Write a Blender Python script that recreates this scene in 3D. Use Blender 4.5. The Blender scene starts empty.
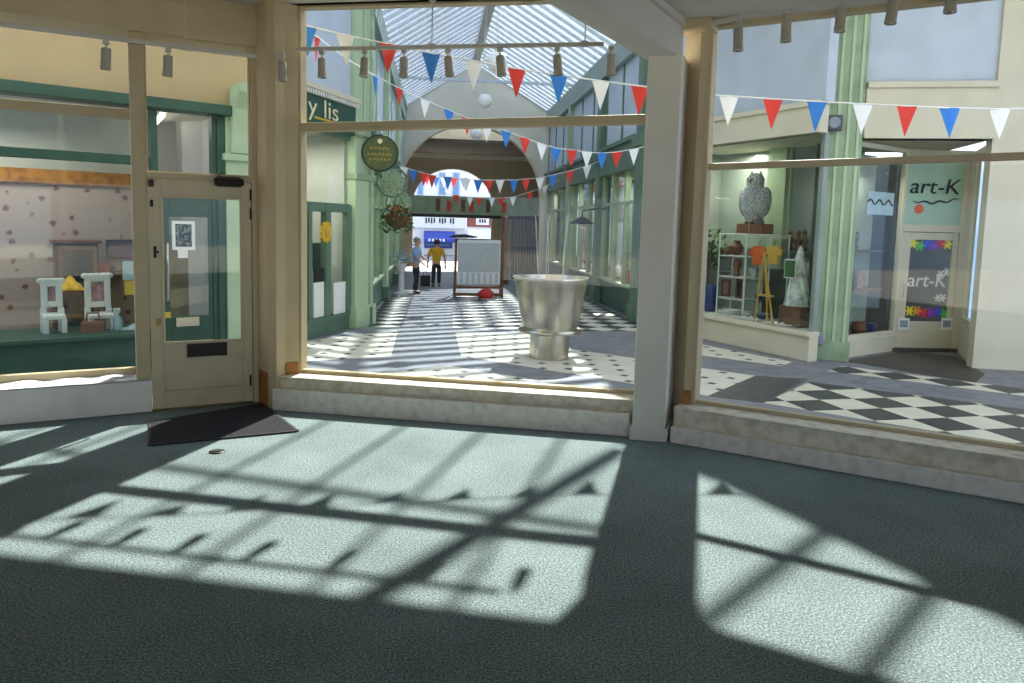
import bpy, bmesh, math, random
from mathutils import Vector, Matrix
random.seed(7)
PI = math.pi
scene = bpy.context.scene
COL = scene.collection

# ------------------------------------------------------------------ camera and plan
FPX, PPX, PPY = 720.0, 512.0, 296.0
CAM = Vector((0, 0, 1.7))
ROT = Matrix.Rotation(math.radians(-6.2), 3, 'Z') @ Matrix.Rotation(math.radians(90 - 5.63), 3, 'X') @ Matrix.Rotation(math.radians(1.5), 3, 'Z')
GZ = -0.28            # arcade pavement level, the shop floor is z = 0


def ray(x, y):
    return ROT @ Vector(((x - PPX) / FPX, -(y - PPY) / FPX, -1.0))


def gp(x, y, z=0.0):
    d = ray(x, y)
    return CAM + d * ((z - CAM.z) / d.z)


def at_v(x, y, v):
    d = ray(x, y)
    return CAM + d * (v / d.y)


class Fr:
    """a vertical wall plane: s runs along it, n goes away from the viewer, z is up"""
    def __init__(s, P0, P1):
        s.o = Vector((P0[0], P0[1])); d = Vector((P1[0] - P0[0], P1[1] - P0[1]))
        s.L = d.length; s.d = d / s.L; s.n = Vector((-s.d.y, s.d.x)); s.a = math.atan2(s.d.y, s.d.x)

    def W(s, a, n=0.0, z=0.0):
        p = s.o + s.d * a + s.n * n
        return Vector((p.x, p.y, z))

    def pix(s, x, y, n=0.0):
        d = ray(x, y); o = s.o + s.n * n
        t = (o - CAM.xy).dot(s.n) / d.xy.dot(s.n)
        p = CAM + d * t
        return (p.xy - s.o).dot(s.d), p.z

    def rect(s, x0, y0, x1, y1, n=0.0):
        """pixel rectangle -> s0, s1, z0, z1 on the plane"""
        ym = (y0 + y1) / 2; xm = (x0 + x1) / 2
        a = s.pix(x0, ym, n)[0]; b = s.pix(x1, ym, n)[0]
        zt = s.pix(xm, y0, n)[1]; zb = s.pix(xm, y1, n)[1]
        return a, b, zb, zt


WORLD = Fr((0, 0), (1, 0))


# ------------------------------------------------------------------ mesh building
class MB:
    def __init__(s):
        s.v = []; s.f = []

    def _add(s, vs, fs):
        k = len(s.v); s.v += [Vector(p) for p in vs]; s.f += [tuple(i + k for i in f) for f in fs]; return s

    def box(s, x0, x1, y0, y1, z0, z1):
        if x0 > x1: x0, x1 = x1, x0
        if y0 > y1: y0, y1 = y1, y0
        if z0 > z1: z0, z1 = z1, z0
        return s._add([(x0, y0, z0), (x1, y0, z0), (x1, y1, z0), (x0, y1, z0), (x0, y0, z1), (x1, y0, z1), (x1, y1, z1), (x0, y1, z1)],
                      [(0, 3, 2, 1), (4, 5, 6, 7), (0, 1, 5, 4), (1, 2, 6, 5), (2, 3, 7, 6), (3, 0, 4, 7)])

    def frame(s, x0, x1, y0, y1, z0, z1, w, wb=None, wt=None):
        """a rectangular frame in the s-z plane"""
        wb = w if wb is None else wb; wt = w if wt is None else wt
        s.box(x0, x0 + w, y0, y1, z0, z1); s.box(x1 - w, x1, y0, y1, z0, z1)
        s.box(x0 + w, x1 - w, y0, y1, z0, z0 + wb); s.box(x0 + w, x1 - w, y0, y1, z1 - wt, z1)
        return s

    def prism_xz(s, poly, y0, y1):
        n = len(poly)
        vs = [(x, y0, z) for x, z in poly] + [(x, y1, z) for x, z in poly]
        return s._add(vs, [tuple(range(n)), tuple(range(2 * n - 1, n - 1, -1))] + [(i, i + n, (i + 1) % n + n, (i + 1) % n) for i in range(n)])

    def prism_xy(s, poly, z0, z1):
        n = len(poly)
        vs = [(p[0], p[1], z0) for p in poly] + [(p[0], p[1], z1) for p in poly]
        return s._add(vs, [tuple(range(n - 1, -1, -1)), tuple(range(n, 2 * n))] + [(i, (i + 1) % n, (i + 1) % n + n, i + n) for i in range(n)])

    def bar(s, p, q, w, h, up=(0, 0, 1)):
        p = Vector(p); q = Vector(q); d = (q - p).normalized(); u = Vector(up)
        x = d.cross(u)
        if x.length < 1e-4: x = d.cross(Vector((1, 0, 0)))
        x.normalize(); u = x.cross(d)
        vs = []
        for c in (p, q):
            for a, b in ((-1, -1), (1, -1), (1, 1), (-1, 1)):
                vs.append(c + x * (a * w / 2) + u * (b * h / 2))
        return s._add(vs, [(0, 1, 2, 3), (7, 6, 5, 4), (0, 4, 5, 1), (1, 5, 6, 2), (2, 6, 7, 3), (3, 7, 4, 0)])

    def tube(s, pts, r, n=8, closed=False):
        pts = [Vector(p) for p in pts]; m = len(pts); rs = r if isinstance(r, (list, tuple)) else [r] * m
        vs = []; fs = []
        ref = None
        for i, p in enumerate(pts):
            a = pts[i - 1] if i or closed else p; b = pts[(i + 1) % m] if i < m - 1 or closed else p
            d = (b - a).normalized()
            if ref is None: ref = Vector((0, 0, 1)) if abs(d.z) < .9 else Vector((1, 0, 0))
            x = d.cross(ref)
            if x.length < 1e-3: x = d.cross(Vector((0, 1, 0)))
            x.normalize(); y = x.cross(d).normalized(); ref = y
            for k in range(n):
                t = 2 * PI * k / n; vs.append(p + x * (math.cos(t) * rs[i]) + y * (math.sin(t) * rs[i]))
        for i in range(m if closed else m - 1):
            j = (i + 1) % m
            for k in range(n):
                k2 = (k + 1) % n; fs.append((i * n + k, i * n + k2, j * n + k2, j * n + k))
        if not closed:
            fs.append(tuple(range(n - 1, -1, -1))); fs.append(tuple((m - 1) * n + k for k in range(n)))
        return s._add(vs, fs)

    def lathe(s, prof, c=(0, 0, 0), n=24, sx=1, sy=1):
        c = Vector(c); vs = []; fs = []; m = len(prof)
        for r, z in prof:
            for k in range(n):
                t = 2 * PI * k / n; vs.append((c.x + r * math.cos(t) * sx, c.y + r * math.sin(t) * sy, c.z + z))
        for i in range(m - 1):
            for k in range(n):
                k2 = (k + 1) % n; fs.append((i * n + k, i * n + k2, (i + 1) * n + k2, (i + 1) * n + k))
        fs.append(tuple(range(n - 1, -1, -1))); fs.append(tuple((m - 1) * n + k for k in range(n)))
        return s._add(vs, fs)

    def ball(s, c, r, n=14, m=9, sx=1, sy=1, sz=1):
        prof = [(max(1e-4, r * math.sin(PI * i / m)), -r * math.cos(PI * i / m) * sz) for i in range(m + 1)]
        return s.lathe(prof, c, n, sx, sy)

    def disc_y(s, c, r, y0, y1, n=28, rz=None):
        rz = rz or r
        return s.prism_xz([(c[0] + r * math.cos(2 * PI * k / n), c[1] + rz * math.sin(2 * PI * k / n)) for k in range(n)], y0, y1)

    def sheet(s, fn, nu, nv):
        k = [fn(i / nu, j / nv) for j in range(nv + 1) for i in range(nu + 1)]
        return s._add(k, [(j * (nu + 1) + i, j * (nu + 1) + i + 1, (j + 1) * (nu + 1) + i + 1, (j + 1) * (nu + 1) + i) for j in range(nv) for i in range(nu)])

    def xf(s, M, start=0):
        for i in range(start, len(s.v)): s.v[i] = M @ s.v[i]
        return s


def mesh_of(name, mb, m, off=(0, 0, 0), smooth=False):
    me = bpy.data.meshes.new(name)
    o = Vector(off)
    me.from_pydata([p - o for p in mb.v], [], mb.f)
    bm = bmesh.new(); bm.from_mesh(me); bmesh.ops.recalc_face_normals(bm, faces=bm.faces); bm.to_mesh(me); bm.free()
    if m: me.materials.append(m)
    if smooth:
        me.shade_smooth(); me.set_sharp_from_angle(angle=math.radians(38))
    me.update()
    return me


def deco(ob, bevel=0, solid=0):
    if solid:
        md = ob.modifiers.new('thickness', 'SOLIDIFY'); md.thickness = solid
    if bevel:
        md = ob.modifiers.new('bevel', 'BEVEL'); md.width = bevel; md.segments = 2; md.limit_method = 'ANGLE'
    return ob


def props(o, label=None, cat=None, group=None, kind=None):
    for k, v in (('label', label), ('category', cat), ('group', group), ('kind', kind)):
        if v: o[k] = v
    return o


class Thing:
    def __init__(s, name, label, cat, fr=None, at=(0, 0, 0), group=None, kind=None, rz=None):
        """rz given: parts are in coordinates local to the base; else in the coordinates of the wall frame fr"""
        fr = fr or WORLD
        s.e = bpy.data.objects.new(name, None); COL.objects.link(s.e); s.e.empty_display_size = .1
        s.e.location = fr.W(*at); s.e.rotation_euler = (0, 0, fr.a + (rz or 0))
        s.off = (0, 0, 0) if rz is not None else at
        props(s.e, label, cat, group, kind)

    def part(s, name, mb, m, under=None, label=None, bevel=0, smooth=False, solid=0, kind=None):
        ob = bpy.data.objects.new(name, mesh_of(name, mb, m, s.off, smooth)); COL.objects.link(ob)
        ob.parent = under or s.e
        if label: ob['label'] = label
        if kind: ob['kind'] = kind
        return deco(ob, bevel, solid)

    def text(s, name, body, size, pos, m, under=None, shear=0.0, sx=1.0, label=None, extrude=.002, rot=(PI / 2, 0, 0), align='CENTER'):
        cu = bpy.data.curves.new(name, 'FONT'); cu.body = body; cu.size = size; cu.align_x = align; cu.align_y = 'CENTER'
        cu.extrude = extrude; cu.shear = shear; cu.materials.append(m)
        tmp = bpy.data.objects.new(name, cu); COL.objects.link(tmp); bpy.context.view_layer.update()
        me = bpy.data.meshes.new_from_object(tmp.evaluated_get(bpy.context.evaluated_depsgraph_get()))
        bpy.data.objects.remove(tmp); bpy.data.curves.remove(cu)
        if not me.materials: me.materials.append(m)
        ob = bpy.data.objects.new(name, me); COL.objects.link(ob); ob.parent = under or s.e
        ob.location = Vector(pos) - Vector(s.off); ob.rotation_euler = rot; ob.scale = (sx, 1, 1)
        if label: ob['label'] = label
        return ob


def single(name, label, cat, mb, m, fr=None, at=(0, 0, 0), group=None, kind=None, bevel=0, smooth=False, solid=0, rz=None):
    fr = fr or WORLD
    ob = bpy.data.objects.new(name, mesh_of(name, mb, m, (0, 0, 0) if rz is not None else at, smooth)); COL.objects.link(ob)
    ob.location = fr.W(*at); ob.rotation_euler = (0, 0, fr.a + (rz or 0))
    props(ob, label, cat, group, kind)
    return deco(ob, bevel, solid)


def struct(name, mb, m, fr=None, bevel=0, smooth=False, label=None):
    return single(name, label, None, mb, m, fr, kind='structure', bevel=bevel, smooth=smooth)


# ------------------------------------------------------------------ materials
def srgb(r, g, b):
    def f(c):
        c /= 255.0
        return c / 12.92 if c <= .04045 else ((c + .055) / 1.055) ** 2.4
    return (f(r), f(g), f(b), 1)


def mat(name, rgb, rough=.6, metal=0.0, var=.12, scale=6.0, bump=0.0, bscale=40.0, rgb2=None, emit=0.0, spec=.4):
    m = bpy.data.materials.new(name); m.use_nodes = True
    nt = m.node_tree; N = nt.nodes; L = nt.links; b = N['Principled BSDF']
    c = srgb(*rgb); c2 = srgb(*rgb2) if rgb2 else tuple(x * (1 - var * 2) for x in c[:3]) + (1,)
    tc = N.new('ShaderNodeTexCoord')
    nz = N.new('ShaderNodeTexNoise'); nz.inputs['Scale'].default_value = scale; nz.inputs['Detail'].default_value = 5
    L.new(tc.outputs['Object'], nz.inputs['Vector'])
    mx = N.new('ShaderNodeMix'); mx.data_type = 'RGBA'; mx.inputs['A'].default_value = c; mx.inputs['B'].default_value = c2
    rp = N.new('ShaderNodeMapRange'); rp.inputs['From Min'].default_value = .42; rp.inputs['From Max'].default_value = .72
    L.new(nz.outputs['Fac'], rp.inputs['Value']); L.new(rp.outputs['Result'], mx.inputs['Factor'])
    L.new(mx.outputs['Result'], b.inputs['Base Color'])
    b.inputs['Roughness'].default_value = rough; b.inputs['Metallic'].default_value = metal
    b.inputs['Specular IOR Level'].default_value = spec
    if bump:
        n2 = N.new('ShaderNodeTexNoise'); n2.inputs['Scale'].default_value = bscale; L.new(tc.outputs['Object'], n2.inputs['Vector'])
        bp = N.new('ShaderNodeBump'); bp.inputs['Strength'].default_value = bump; bp.inputs['Distance'].default_value = .01
        L.new(n2.outputs['Fac'], bp.inputs['Height']); L.new(bp.outputs['Normal'], b.inputs['Normal'])
    if emit:
        b.inputs['Emission Color'].default_value = c; b.inputs['Emission Strength'].default_value = emit
    return m


def glass(name, tint=(.96, .98, .97), refl=1.0, haze=0.0, hazecol=(.9, .93, .95)):
    m = bpy.data.materials.new(name); m.use_nodes = True
    nt = m.node_tree; N = nt.nodes; L = nt.links
    for n in list(N): N.remove(n)
    out = N.new('ShaderNodeOutputMaterial'); tr = N.new('ShaderNodeBsdfTransparent'); gl = N.new('ShaderNodeBsdfGlossy')
    tr.inputs['Color'].default_value = (*tint, 1); gl.inputs['Roughness'].default_value = .01
    lw = N.new('ShaderNodeLayerWeight'); lw.inputs['Blend'].default_value = .5
    pw = N.new('ShaderNodeMath'); pw.operation = 'POWER'; pw.inputs[1].default_value = 5.0; L.new(lw.outputs['Facing'], pw.inputs[0])
    ml = N.new('ShaderNodeMath'); ml.operation = 'MULTIPLY_ADD'; ml.inputs[1].default_value = .55 * refl; ml.inputs[2].default_value = .03 * refl
    L.new(pw.outputs['Value'], ml.inputs[0])
    mx = N.new('ShaderNodeMixShader'); L.new(ml.outputs['Value'], mx.inputs['Fac']); L.new(tr.outputs['BSDF'], mx.inputs[1]); L.new(gl.outputs['BSDF'], mx.inputs[2])
    last = mx
    if haze:
        ad = N.new('ShaderNodeMixShader'); ad.inputs['Fac'].default_value = haze
        tl = N.new('ShaderNodeBsdfTranslucent'); tl.inputs['Color'].default_value = (*hazecol, 1)
        L.new(mx.outputs['Shader'], ad.inputs[1]); L.new(tl.outputs['BSDF'], ad.inputs[2]); last = ad
    L.new(last.outputs['Shader'], out.inputs['Surface'])
    return m


def translucent(name, col):
    m = bpy.data.materials.new(name); m.use_nodes = True
    nt = m.node_tree; N = nt.nodes; L = nt.links
    out = N['Material Output']; N.remove(N['Principled BSDF'])
    df = N.new('ShaderNodeBsdfDiffuse'); tl = N.new('ShaderNodeBsdfTranslucent'); mx = N.new('ShaderNodeMixShader')
    tc = N.new('ShaderNodeTexCoord'); nz = N.new('ShaderNodeTexNoise'); nz.inputs['Scale'].default_value = 2.5; nz.inputs['Detail'].default_value = 5
    L.new(tc.outputs['Object'], nz.inputs['Vector'])
    cm = N.new('ShaderNodeMix'); cm.data_type = 'RGBA'; cm.inputs['A'].default_value = (*col, 1); cm.inputs['B'].default_value = (*[c * .8 for c in col], 1)
    L.new(nz.outputs['Fac'], cm.inputs['Factor'])
    for b in (df, tl): L.new(cm.outputs['Result'], b.inputs['Color'])
    mx.inputs['Fac'].default_value = .35
    L.new(df.outputs['BSDF'], mx.inputs[1]); L.new(tl.outputs['BSDF'], mx.inputs[2]); L.new(mx.outputs['Shader'], out.inputs['Surface'])
    return m


def carpet_mat():
    m = bpy.data.materials.new('flecked_green_carpet'); m.use_nodes = True
    nt = m.node_tree; N = nt.nodes; L = nt.links; b = N['Principled BSDF']
    tc = N.new('ShaderNodeTexCoord')
    n1 = N.new('ShaderNodeTexNoise'); n1.inputs['Scale'].default_value = 95; n1.inputs['Detail'].default_value = 4; n1.inputs['Roughness'].default_value = .75
    n2 = N.new('ShaderNodeTexNoise'); n2.inputs['Scale'].default_value = 1.6; n2.inputs['Detail'].default_value = 6
    L.new(tc.outputs['Object'], n1.inputs['Vector']); L.new(tc.outputs['Object'], n2.inputs['Vector'])
    r1 = N.new('ShaderNodeValToRGB'); e = r1.color_ramp.elements
    e[0].position = .34; e[0].color = (.048, .071, .074, 1); e[1].position = .66; e[1].color = (.41, .475, .46, 1)
    x = r1.color_ramp.elements.new(.5); x.color = (.18, .225, .222, 1)
    L.new(n1.outputs['Fac'], r1.inputs['Fac'])
    mx = N.new('ShaderNodeMix'); mx.data_type = 'RGBA'; mx.blend_type = 'MULTIPLY'; mx.inputs['Factor'].default_value = 1
    r2 = N.new('ShaderNodeMapRange'); r2.inputs['From Min'].default_value = .3; r2.inputs['From Max'].default_value = .7; r2.inputs['To Min'].default_value = .82; r2.inputs['To Max'].default_value = 1.1
    L.new(n2.outputs['Fac'], r2.inputs['Value']); L.new(r1.outputs['Color'], mx.inputs['A']); L.new(r2.outputs['Result'], mx.inputs['B'])
    L.new(mx.outputs['Result'], b.inputs['Base Color']); b.inputs['Roughness'].default_value = .95; b.inputs['Specular IOR Level'].default_value = .1
    bp = N.new('ShaderNodeBump'); bp.inputs['Strength'].default_value = .5; bp.inputs['Distance'].default_value = .006
    L.new(n1.outputs['Fac'], bp.inputs['Height']); L.new(bp.outputs['Normal'], b.inputs['Normal'])
    return m


def tile_mat(name, kind, light, dark, size, ang=0.0, rough=.45):
    """checker or dotted white paving, laid in world metres"""
    m = bpy.data.materials.new(name); m.use_nodes = True
    nt = m.node_tree; N = nt.nodes; L = nt.links; b = N['Principled BSDF']
    ge = N.new('ShaderNodeNewGeometry'); mp = N.new('ShaderNodeMapping'); mp.inputs['Rotation'].default_value = (0, 0, ang)
    mp.inputs['Scale'].default_value = (1 / size, 1 / size, 1 / size)
    L.new(ge.outputs['Position'], mp.inputs['Vector'])
    sp = N.new('ShaderNodeSeparateXYZ'); L.new(mp.outputs['Vector'], sp.inputs['Vector'])

    def mth(op, a, bb=None, c=None):
        n = N.new('ShaderNodeMath'); n.operation = op
        for i, k in enumerate((a, bb, c)):
            if k is None: continue
            if isinstance(k, (int, float)): n.inputs[i].default_value = k
            else: L.new(k, n.inputs[i])
        return n.outputs['Value']
    if kind == 'checker':
        fx = mth('FLOOR', sp.outputs['X']); fy = mth('FLOOR', sp.outputs['Y'])
        f = mth('ABSOLUTE', mth('MODULO', mth('ADD', fx, fy), 2.0))
    else:
        ax = mth('ABSOLUTE', mth('SUBTRACT', mth('FRACT', mth('ADD', sp.outputs['X'], 100.0)), .5))
        ay = mth('ABSOLUTE', mth('SUBTRACT', mth('FRACT', mth('ADD', sp.outputs['Y'], 100.0)), .5))
        f = mth('LESS_THAN', mth('ADD', ax, ay), .2)
    nz = N.new('ShaderNodeTexNoise'); nz.inputs['Scale'].default_value = 3.0; nz.inputs['Detail'].default_value = 6; L.new(ge.outputs['Position'], nz.inputs['Vector'])
    r2 = N.new('ShaderNodeMapRange'); r2.inputs['To Min'].default_value = .8; r2.inputs['To Max'].default_value = 1.1; L.new(nz.outputs['Fac'], r2.inputs['Value'])
    mx = N.new('ShaderNodeMix'); mx.data_type = 'RGBA'; mx.inputs['A'].default_value = srgb(*light); mx.inputs['B'].default_value = srgb(*dark); L.new(f, mx.inputs['Factor'])
    m2 = N.new('ShaderNodeMix'); m2.data_type = 'RGBA'; m2.blend_type = 'MULTIPLY'; m2.inputs['Factor'].default_value = 1
    L.new(mx.outputs['Result'], m2.inputs['A']); L.new(r2.outputs['Result'], m2.inputs['B']); L.new(m2.outputs['Result'], b.inputs['Base Color'])
    b.inputs['Roughness'].default_value = rough
    return m


def wallpaper_mat():
    m = bpy.data.materials.new('floral_wallpaper'); m.use_nodes = True
    nt = m.node_tree; N = nt.nodes; L = nt.links; b = N['Principled BSDF']
    tc = N.new('ShaderNodeTexCoord'); vo = N.new('ShaderNodeTexVoronoi'); vo.inputs['Scale'].default_value = 5.5
    L.new(tc.outputs['Object'], vo.inputs['Vector'])
    nz = N.new('ShaderNodeTexNoise'); nz.inputs['Scale'].default_value = 25; L.new(tc.outputs['Object'], nz.inputs['Vector'])
    ad = N.new('ShaderNodeMath'); ad.operation = 'MULTIPLY_ADD'; ad.inputs[1].default_value = .35; L.new(nz.outputs['Fac'], ad.inputs[0]); L.new(vo.outputs['Distance'], ad.inputs[2])
    r = N.new('ShaderNodeValToRGB'); e = r.color_ramp.elements
    e[0].position = .34; e[0].color = srgb(120, 78, 72); e[1].position = .43; e[1].color = srgb(168, 148, 136)
    L.new(ad.outputs['Value'], r.inputs['Fac']); L.new(r.outputs['Color'], b.inputs['Base Color']); b.inputs['Roughness'].default_value = .9
    return m


def owl_mat():
    m = mat('mottled_grey_feathers', (205, 205, 205), rough=.9, scale=38, rgb2=(70, 72, 78), bump=.8, bscale=38)
    return m


M = dict(
    carpet=carpet_mat(),
    beige=mat('beige_painted_joinery', (196, 178, 142), rough=.5, var=.06, scale=3, bump=.05),
    cream=mat('cream_door_paint', (206, 190, 156), rough=.45, var=.06, scale=4, bump=.04),
    ceiling=mat('off_white_ceiling_paint', (206, 201, 190), rough=.9, var=.04, scale=2),
    white_wall=mat('greyish_white_wall_paint', (205, 202, 192), rough=.8, var=.04, scale=2, bump=.05),
    column=mat('grey_white_column_paint', (224, 218, 202), rough=.7, var=.03, scale=2, bump=.05),
    kerb=mat('scuffed_grey_white_plinth_paint', (228, 221, 206), rough=.7, var=.12, scale=14, rgb2=(204, 197, 182)),
    sill=mat('dirty_cream_sill_paint', (226, 217, 194), rough=.6, scale=11, rgb2=(190, 178, 150)),
    boxwhite=mat('white_boxing_paint', (234, 230, 222), rough=.6, var=.05, scale=5),
    peel=mat('peeling_white_paint', (238, 238, 234), rough=.8, scale=11, rgb2=(150, 148, 140), bump=.6, bscale=14),
    wood=mat('bare_orange_wood', (176, 118, 56), rough=.6, scale=9, rgb2=(120, 74, 34)),
    brass=mat('aged_brass', (150, 125, 70), rough=.35, metal=1, scale=12),
    chrome=mat('brushed_steel_handle', (200, 195, 180), rough=.25, metal=1, scale=12),
    blackmetal=mat('dark_metal', (48, 42, 40), rough=.4, metal=.6, scale=20),
    mat_dark=mat('dark_doormat_bristle', (42, 38, 42), rough=1, scale=60, rgb2=(14, 13, 15), bump=1, bscale=110),
    white_metal=mat('off_white_metal', (196, 190, 178), rough=.4, var=.05, scale=9),
    spot=mat('off_white_spotlight_enamel', (176, 168, 152), rough=.4, var=.08, scale=9),
    lens=mat('spotlight_reflector', (215, 212, 200), rough=.2, metal=.8),
    glass=glass('window_glass', (.96, .98, .97), .5),
    shopglass=glass('shop_display_glass', (.91, .94, .92), .8),
    roofglass=glass('blueish_roof_glass', (.40, .45, .52), .4, haze=.10, hazecol=(.70, .78, .90)),
    dimroof=glass('dimming_roof_glass', (.46, .475, .49), .5, haze=.08, hazecol=(.8, .86, .92)),  # unseen roof glass, tinted to weaken the sun on the carpet
    roofbar=mat('white_glazing_bar', (236, 238, 238), rough=.5, var=.03),
    roofstrip=translucent('white_translucent_roof_strip', (.9, .91, .92)),
    eave=mat('grey_green_eave_board', (150, 164, 156), rough=.6, var=.08, scale=2),
    green=mat('pale_green_paint', (158, 176, 144), rough=.5, var=.07, scale=3, rgb2=(132, 152, 120)),
    greenlight=mat('light_mint_paint', (180, 200, 164), rough=.5, var=.05, scale=3),
    greendark=mat('dark_green_paint', (52, 86, 70), rough=.45, var=.12, scale=3),
    greenmid=mat('mid_green_paint', (96, 122, 102), rough=.5, var=.12, scale=3),
    fascia=mat('cream_fascia_paint', (214, 206, 180), rough=.7, var=.05, scale=2),
    bluewall=mat('grey_blue_wall_panel', (194, 203, 214), rough=.6, var=.07, scale=1.5),
    creamwall=mat('pale_cream_render', (214, 208, 192), rough=.85, var=.05, scale=2),
    tanwall=mat('tan_render', (170, 156, 132), rough=.85, var=.06, scale=2),  # even tan base colour
    pave=mat('grey_stone_paving', (130, 130, 134), rough=.5, var=.14, scale=5, rgb2=(106, 106, 111)),
    pavedark=mat('dark_grey_stone_paving', (84, 82, 80), rough=.5, scale=7, rgb2=(60, 59, 60)),
    dots=tile_mat('white_tiles_with_black_dots', 'dots', (224, 217, 198), (48, 46, 48), .36, 0.1),
    check=tile_mat('black_and_white_check_tiles', 'checker', (222, 215, 190), (62, 60, 60), .46, math.radians(83)),
    checkfar=tile_mat('small_black_and_white_check_tiles', 'checker', (206, 202, 188), (58, 58, 64), .42, math.radians(45)),
    steel=mat('brushed_stainless_steel', (205, 200, 184), rough=.28, metal=1, var=.1, scale=2, rgb2=(160, 152, 132)),
    soil=mat('dark_soil', (40, 36, 32), rough=1, scale=30),
    flagred=mat('red_pennant_cloth', (226, 66, 58), rough=.8, var=.05),
    flagwhite=mat('white_pennant_cloth', (240, 240, 240), rough=.8, var=.03),
    flagblue=mat('blue_pennant_cloth', (56, 128, 212), rough=.8, var=.05),
    cord=mat('white_cord', (236, 236, 232), rough=.8),
    gold=mat('gold_leaf_lettering', (214, 178, 84), rough=.4, metal=.3, var=.1),
    goldwhite=mat('pale_gold_lettering', (236, 224, 178), rough=.5),
    signgreen=mat('olive_green_sign_board', (72, 84, 44), rough=.5, scale=9, rgb2=(96, 104, 60)),
    globe=mat('opal_white_globe', (244, 244, 240), rough=.3, var=.02),
    paper=mat('white_paper', (236, 236, 232), rough=.9, var=.03),
    mint=mat('pale_mint_glass_panel', (176, 206, 188), rough=.3, var=.05, scale=3),
    nbfascia=mat('dull_cream_fascia_paint', (186, 164, 122), rough=.8, var=.06, scale=1.5),
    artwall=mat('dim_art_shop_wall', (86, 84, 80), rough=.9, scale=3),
    paperblue=mat('pale_blue_paper', (176, 198, 204), rough=.9, var=.06),
    paperyellow=mat('yellow_paper', (212, 176, 70), rough=.9, var=.1),
    yellow=mat('yellow_ribbon', (226, 180, 36), rough=.6, var=.15, scale=20),
    dark=mat('near_black_dark', (36, 36, 38), rough=.6),
    interior=mat('shop_interior_plaster', (186, 186, 178), rough=.9, var=.06, scale=1.5),
    interiorgreen=mat('pale_sage_interior_plaster', (162, 170, 160), rough=.9, var=.1, scale=1.2),
    wallpaper=wallpaper_mat(),
    brownwood=mat('brown_varnished_wood', (120, 78, 48), rough=.5, scale=8, rgb2=(82, 52, 32)),
    whitewood=mat('white_painted_wood', (228, 226, 220), rough=.5, var=.04),
    purple=mat('purple_landscape_print', (92, 66, 98), rough=.6, scale=5, rgb2=(52, 44, 62)),
    pinkprint=mat('pink_and_grey_photo_print', (176, 130, 136), rough=.5, scale=14, rgb2=(70, 72, 78)),
    leafprint=mat('dark_leaf_print', (30, 46, 46), rough=.6, scale=26, rgb2=(150, 164, 158)),
    tube=mat('lit_fluorescent_tube', (255, 250, 238), emit=6.0),
    owl=owl_mat(),
    orange=mat('orange_knit', (232, 104, 48), rough=.95, var=.12, scale=30, bump=.6, bscale=70),
    yellowknit=mat('golden_yellow_knit', (226, 176, 70), rough=.95, var=.12, scale=30, bump=.6, bscale=70),
    blue=mat('dark_blue_glaze', (48, 66, 120), rough=.3, var=.2, scale=12),
    leaf=mat('green_leaves', (72, 112, 60), rough=.7, scale=9, rgb2=(40, 74, 40)),
    leafy=mat('yellow_green_leaves', (176, 196, 70), rough=.7, scale=9, rgb2=(110, 150, 50)),
    petals=mat('orange_and_pink_petals', (176, 104, 56), rough=.8, scale=14, rgb2=(120, 70, 40)),
    coir=mat('brown_coir_liner', (112, 78, 50), rough=1, scale=30),
    terra=mat('terracotta_and_brown_ceramic', (126, 76, 52), rough=.5, scale=9),
    clear=glass('clear_bottle_glass', (.8, .88, .9), 1.0),
    skin=mat('skin', (206, 158, 130), rough=.6, var=.05),
    hair=mat('dark_hair', (58, 44, 36), rough=.8),
    greyhair=mat('grey_hair', (150, 146, 140), rough=.8),
    shirtblue=mat('light_blue_shirt_cloth', (152, 186, 222), rough=.9, var=.06),
    shirtyellow=mat('mustard_yellow_top_cloth', (214, 160, 30), rough=.9, var=.06),
    trousers=mat('dark_navy_trousers_cloth', (40, 42, 54), rough=.9),
    shoes=mat('black_shoe_leather', (26, 25, 26), rough=.5),
    boardwhite=mat('white_notice_sheet', (232, 234, 236), rough=.7, var=.05, scale=3),
    boardgrey=mat('pale_grey_printed_sheet', (196, 200, 200), rough=.7, var=.08, scale=14),
    red=mat('red_plastic', (200, 52, 44), rough=.5),
    redbrick=mat('red_brick', (150, 88, 76), rough=.9, scale=9),
    awningblue=mat('blue_awning_canvas', (66, 80, 170), rough=.8),
    streetwhite=mat('white_street_render', (238, 236, 236), rough=.9, var=.03),
    windowblue=mat('blue_grey_reflecting_pane', (110, 150, 200), rough=.15),
    asphalt=mat('street_paving', (150, 146, 142), rough=.9, scale=3),
    gate=mat('dark_blue_black_metal', (44, 46, 58), rough=.4, metal=.3),
    greybox=mat('grey_plastic_box', (150, 158, 170), rough=.5),
    darkbox=mat('dark_grey_lamp_housing', (84, 88, 96), rough=.5),
    slate=mat('dark_screen', (34, 34, 38), rough=.3),
    bounce_ground=mat('pale_bounce_ground', (192, 187, 178), rough=.9, var=.06, scale=1.0),  # pale ground added to reflect sunlight indoors
    passageceil=mat('brown_grey_ceiling', (112, 102, 90), rough=.9, var=.06, scale=2),  # even brown grey base colour
    lobby=mat('dark_brown_lobby_tiles', (74, 66, 60), rough=.5, scale=4),
)
FLOWERS = [mat('sticker_' + n, c, rough=.5, var=.08, scale=12) for n, c in (('yellow', (236, 222, 60)), ('green', (90, 190, 70)), ('blue', (66, 90, 220)), ('purple', (150, 70, 190)), ('red', (230, 60, 80)), ('orange', (240, 150, 50)))]
SUN, SKY, EXPO, LG = 20.0, 1.75, 0.42, 30
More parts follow.
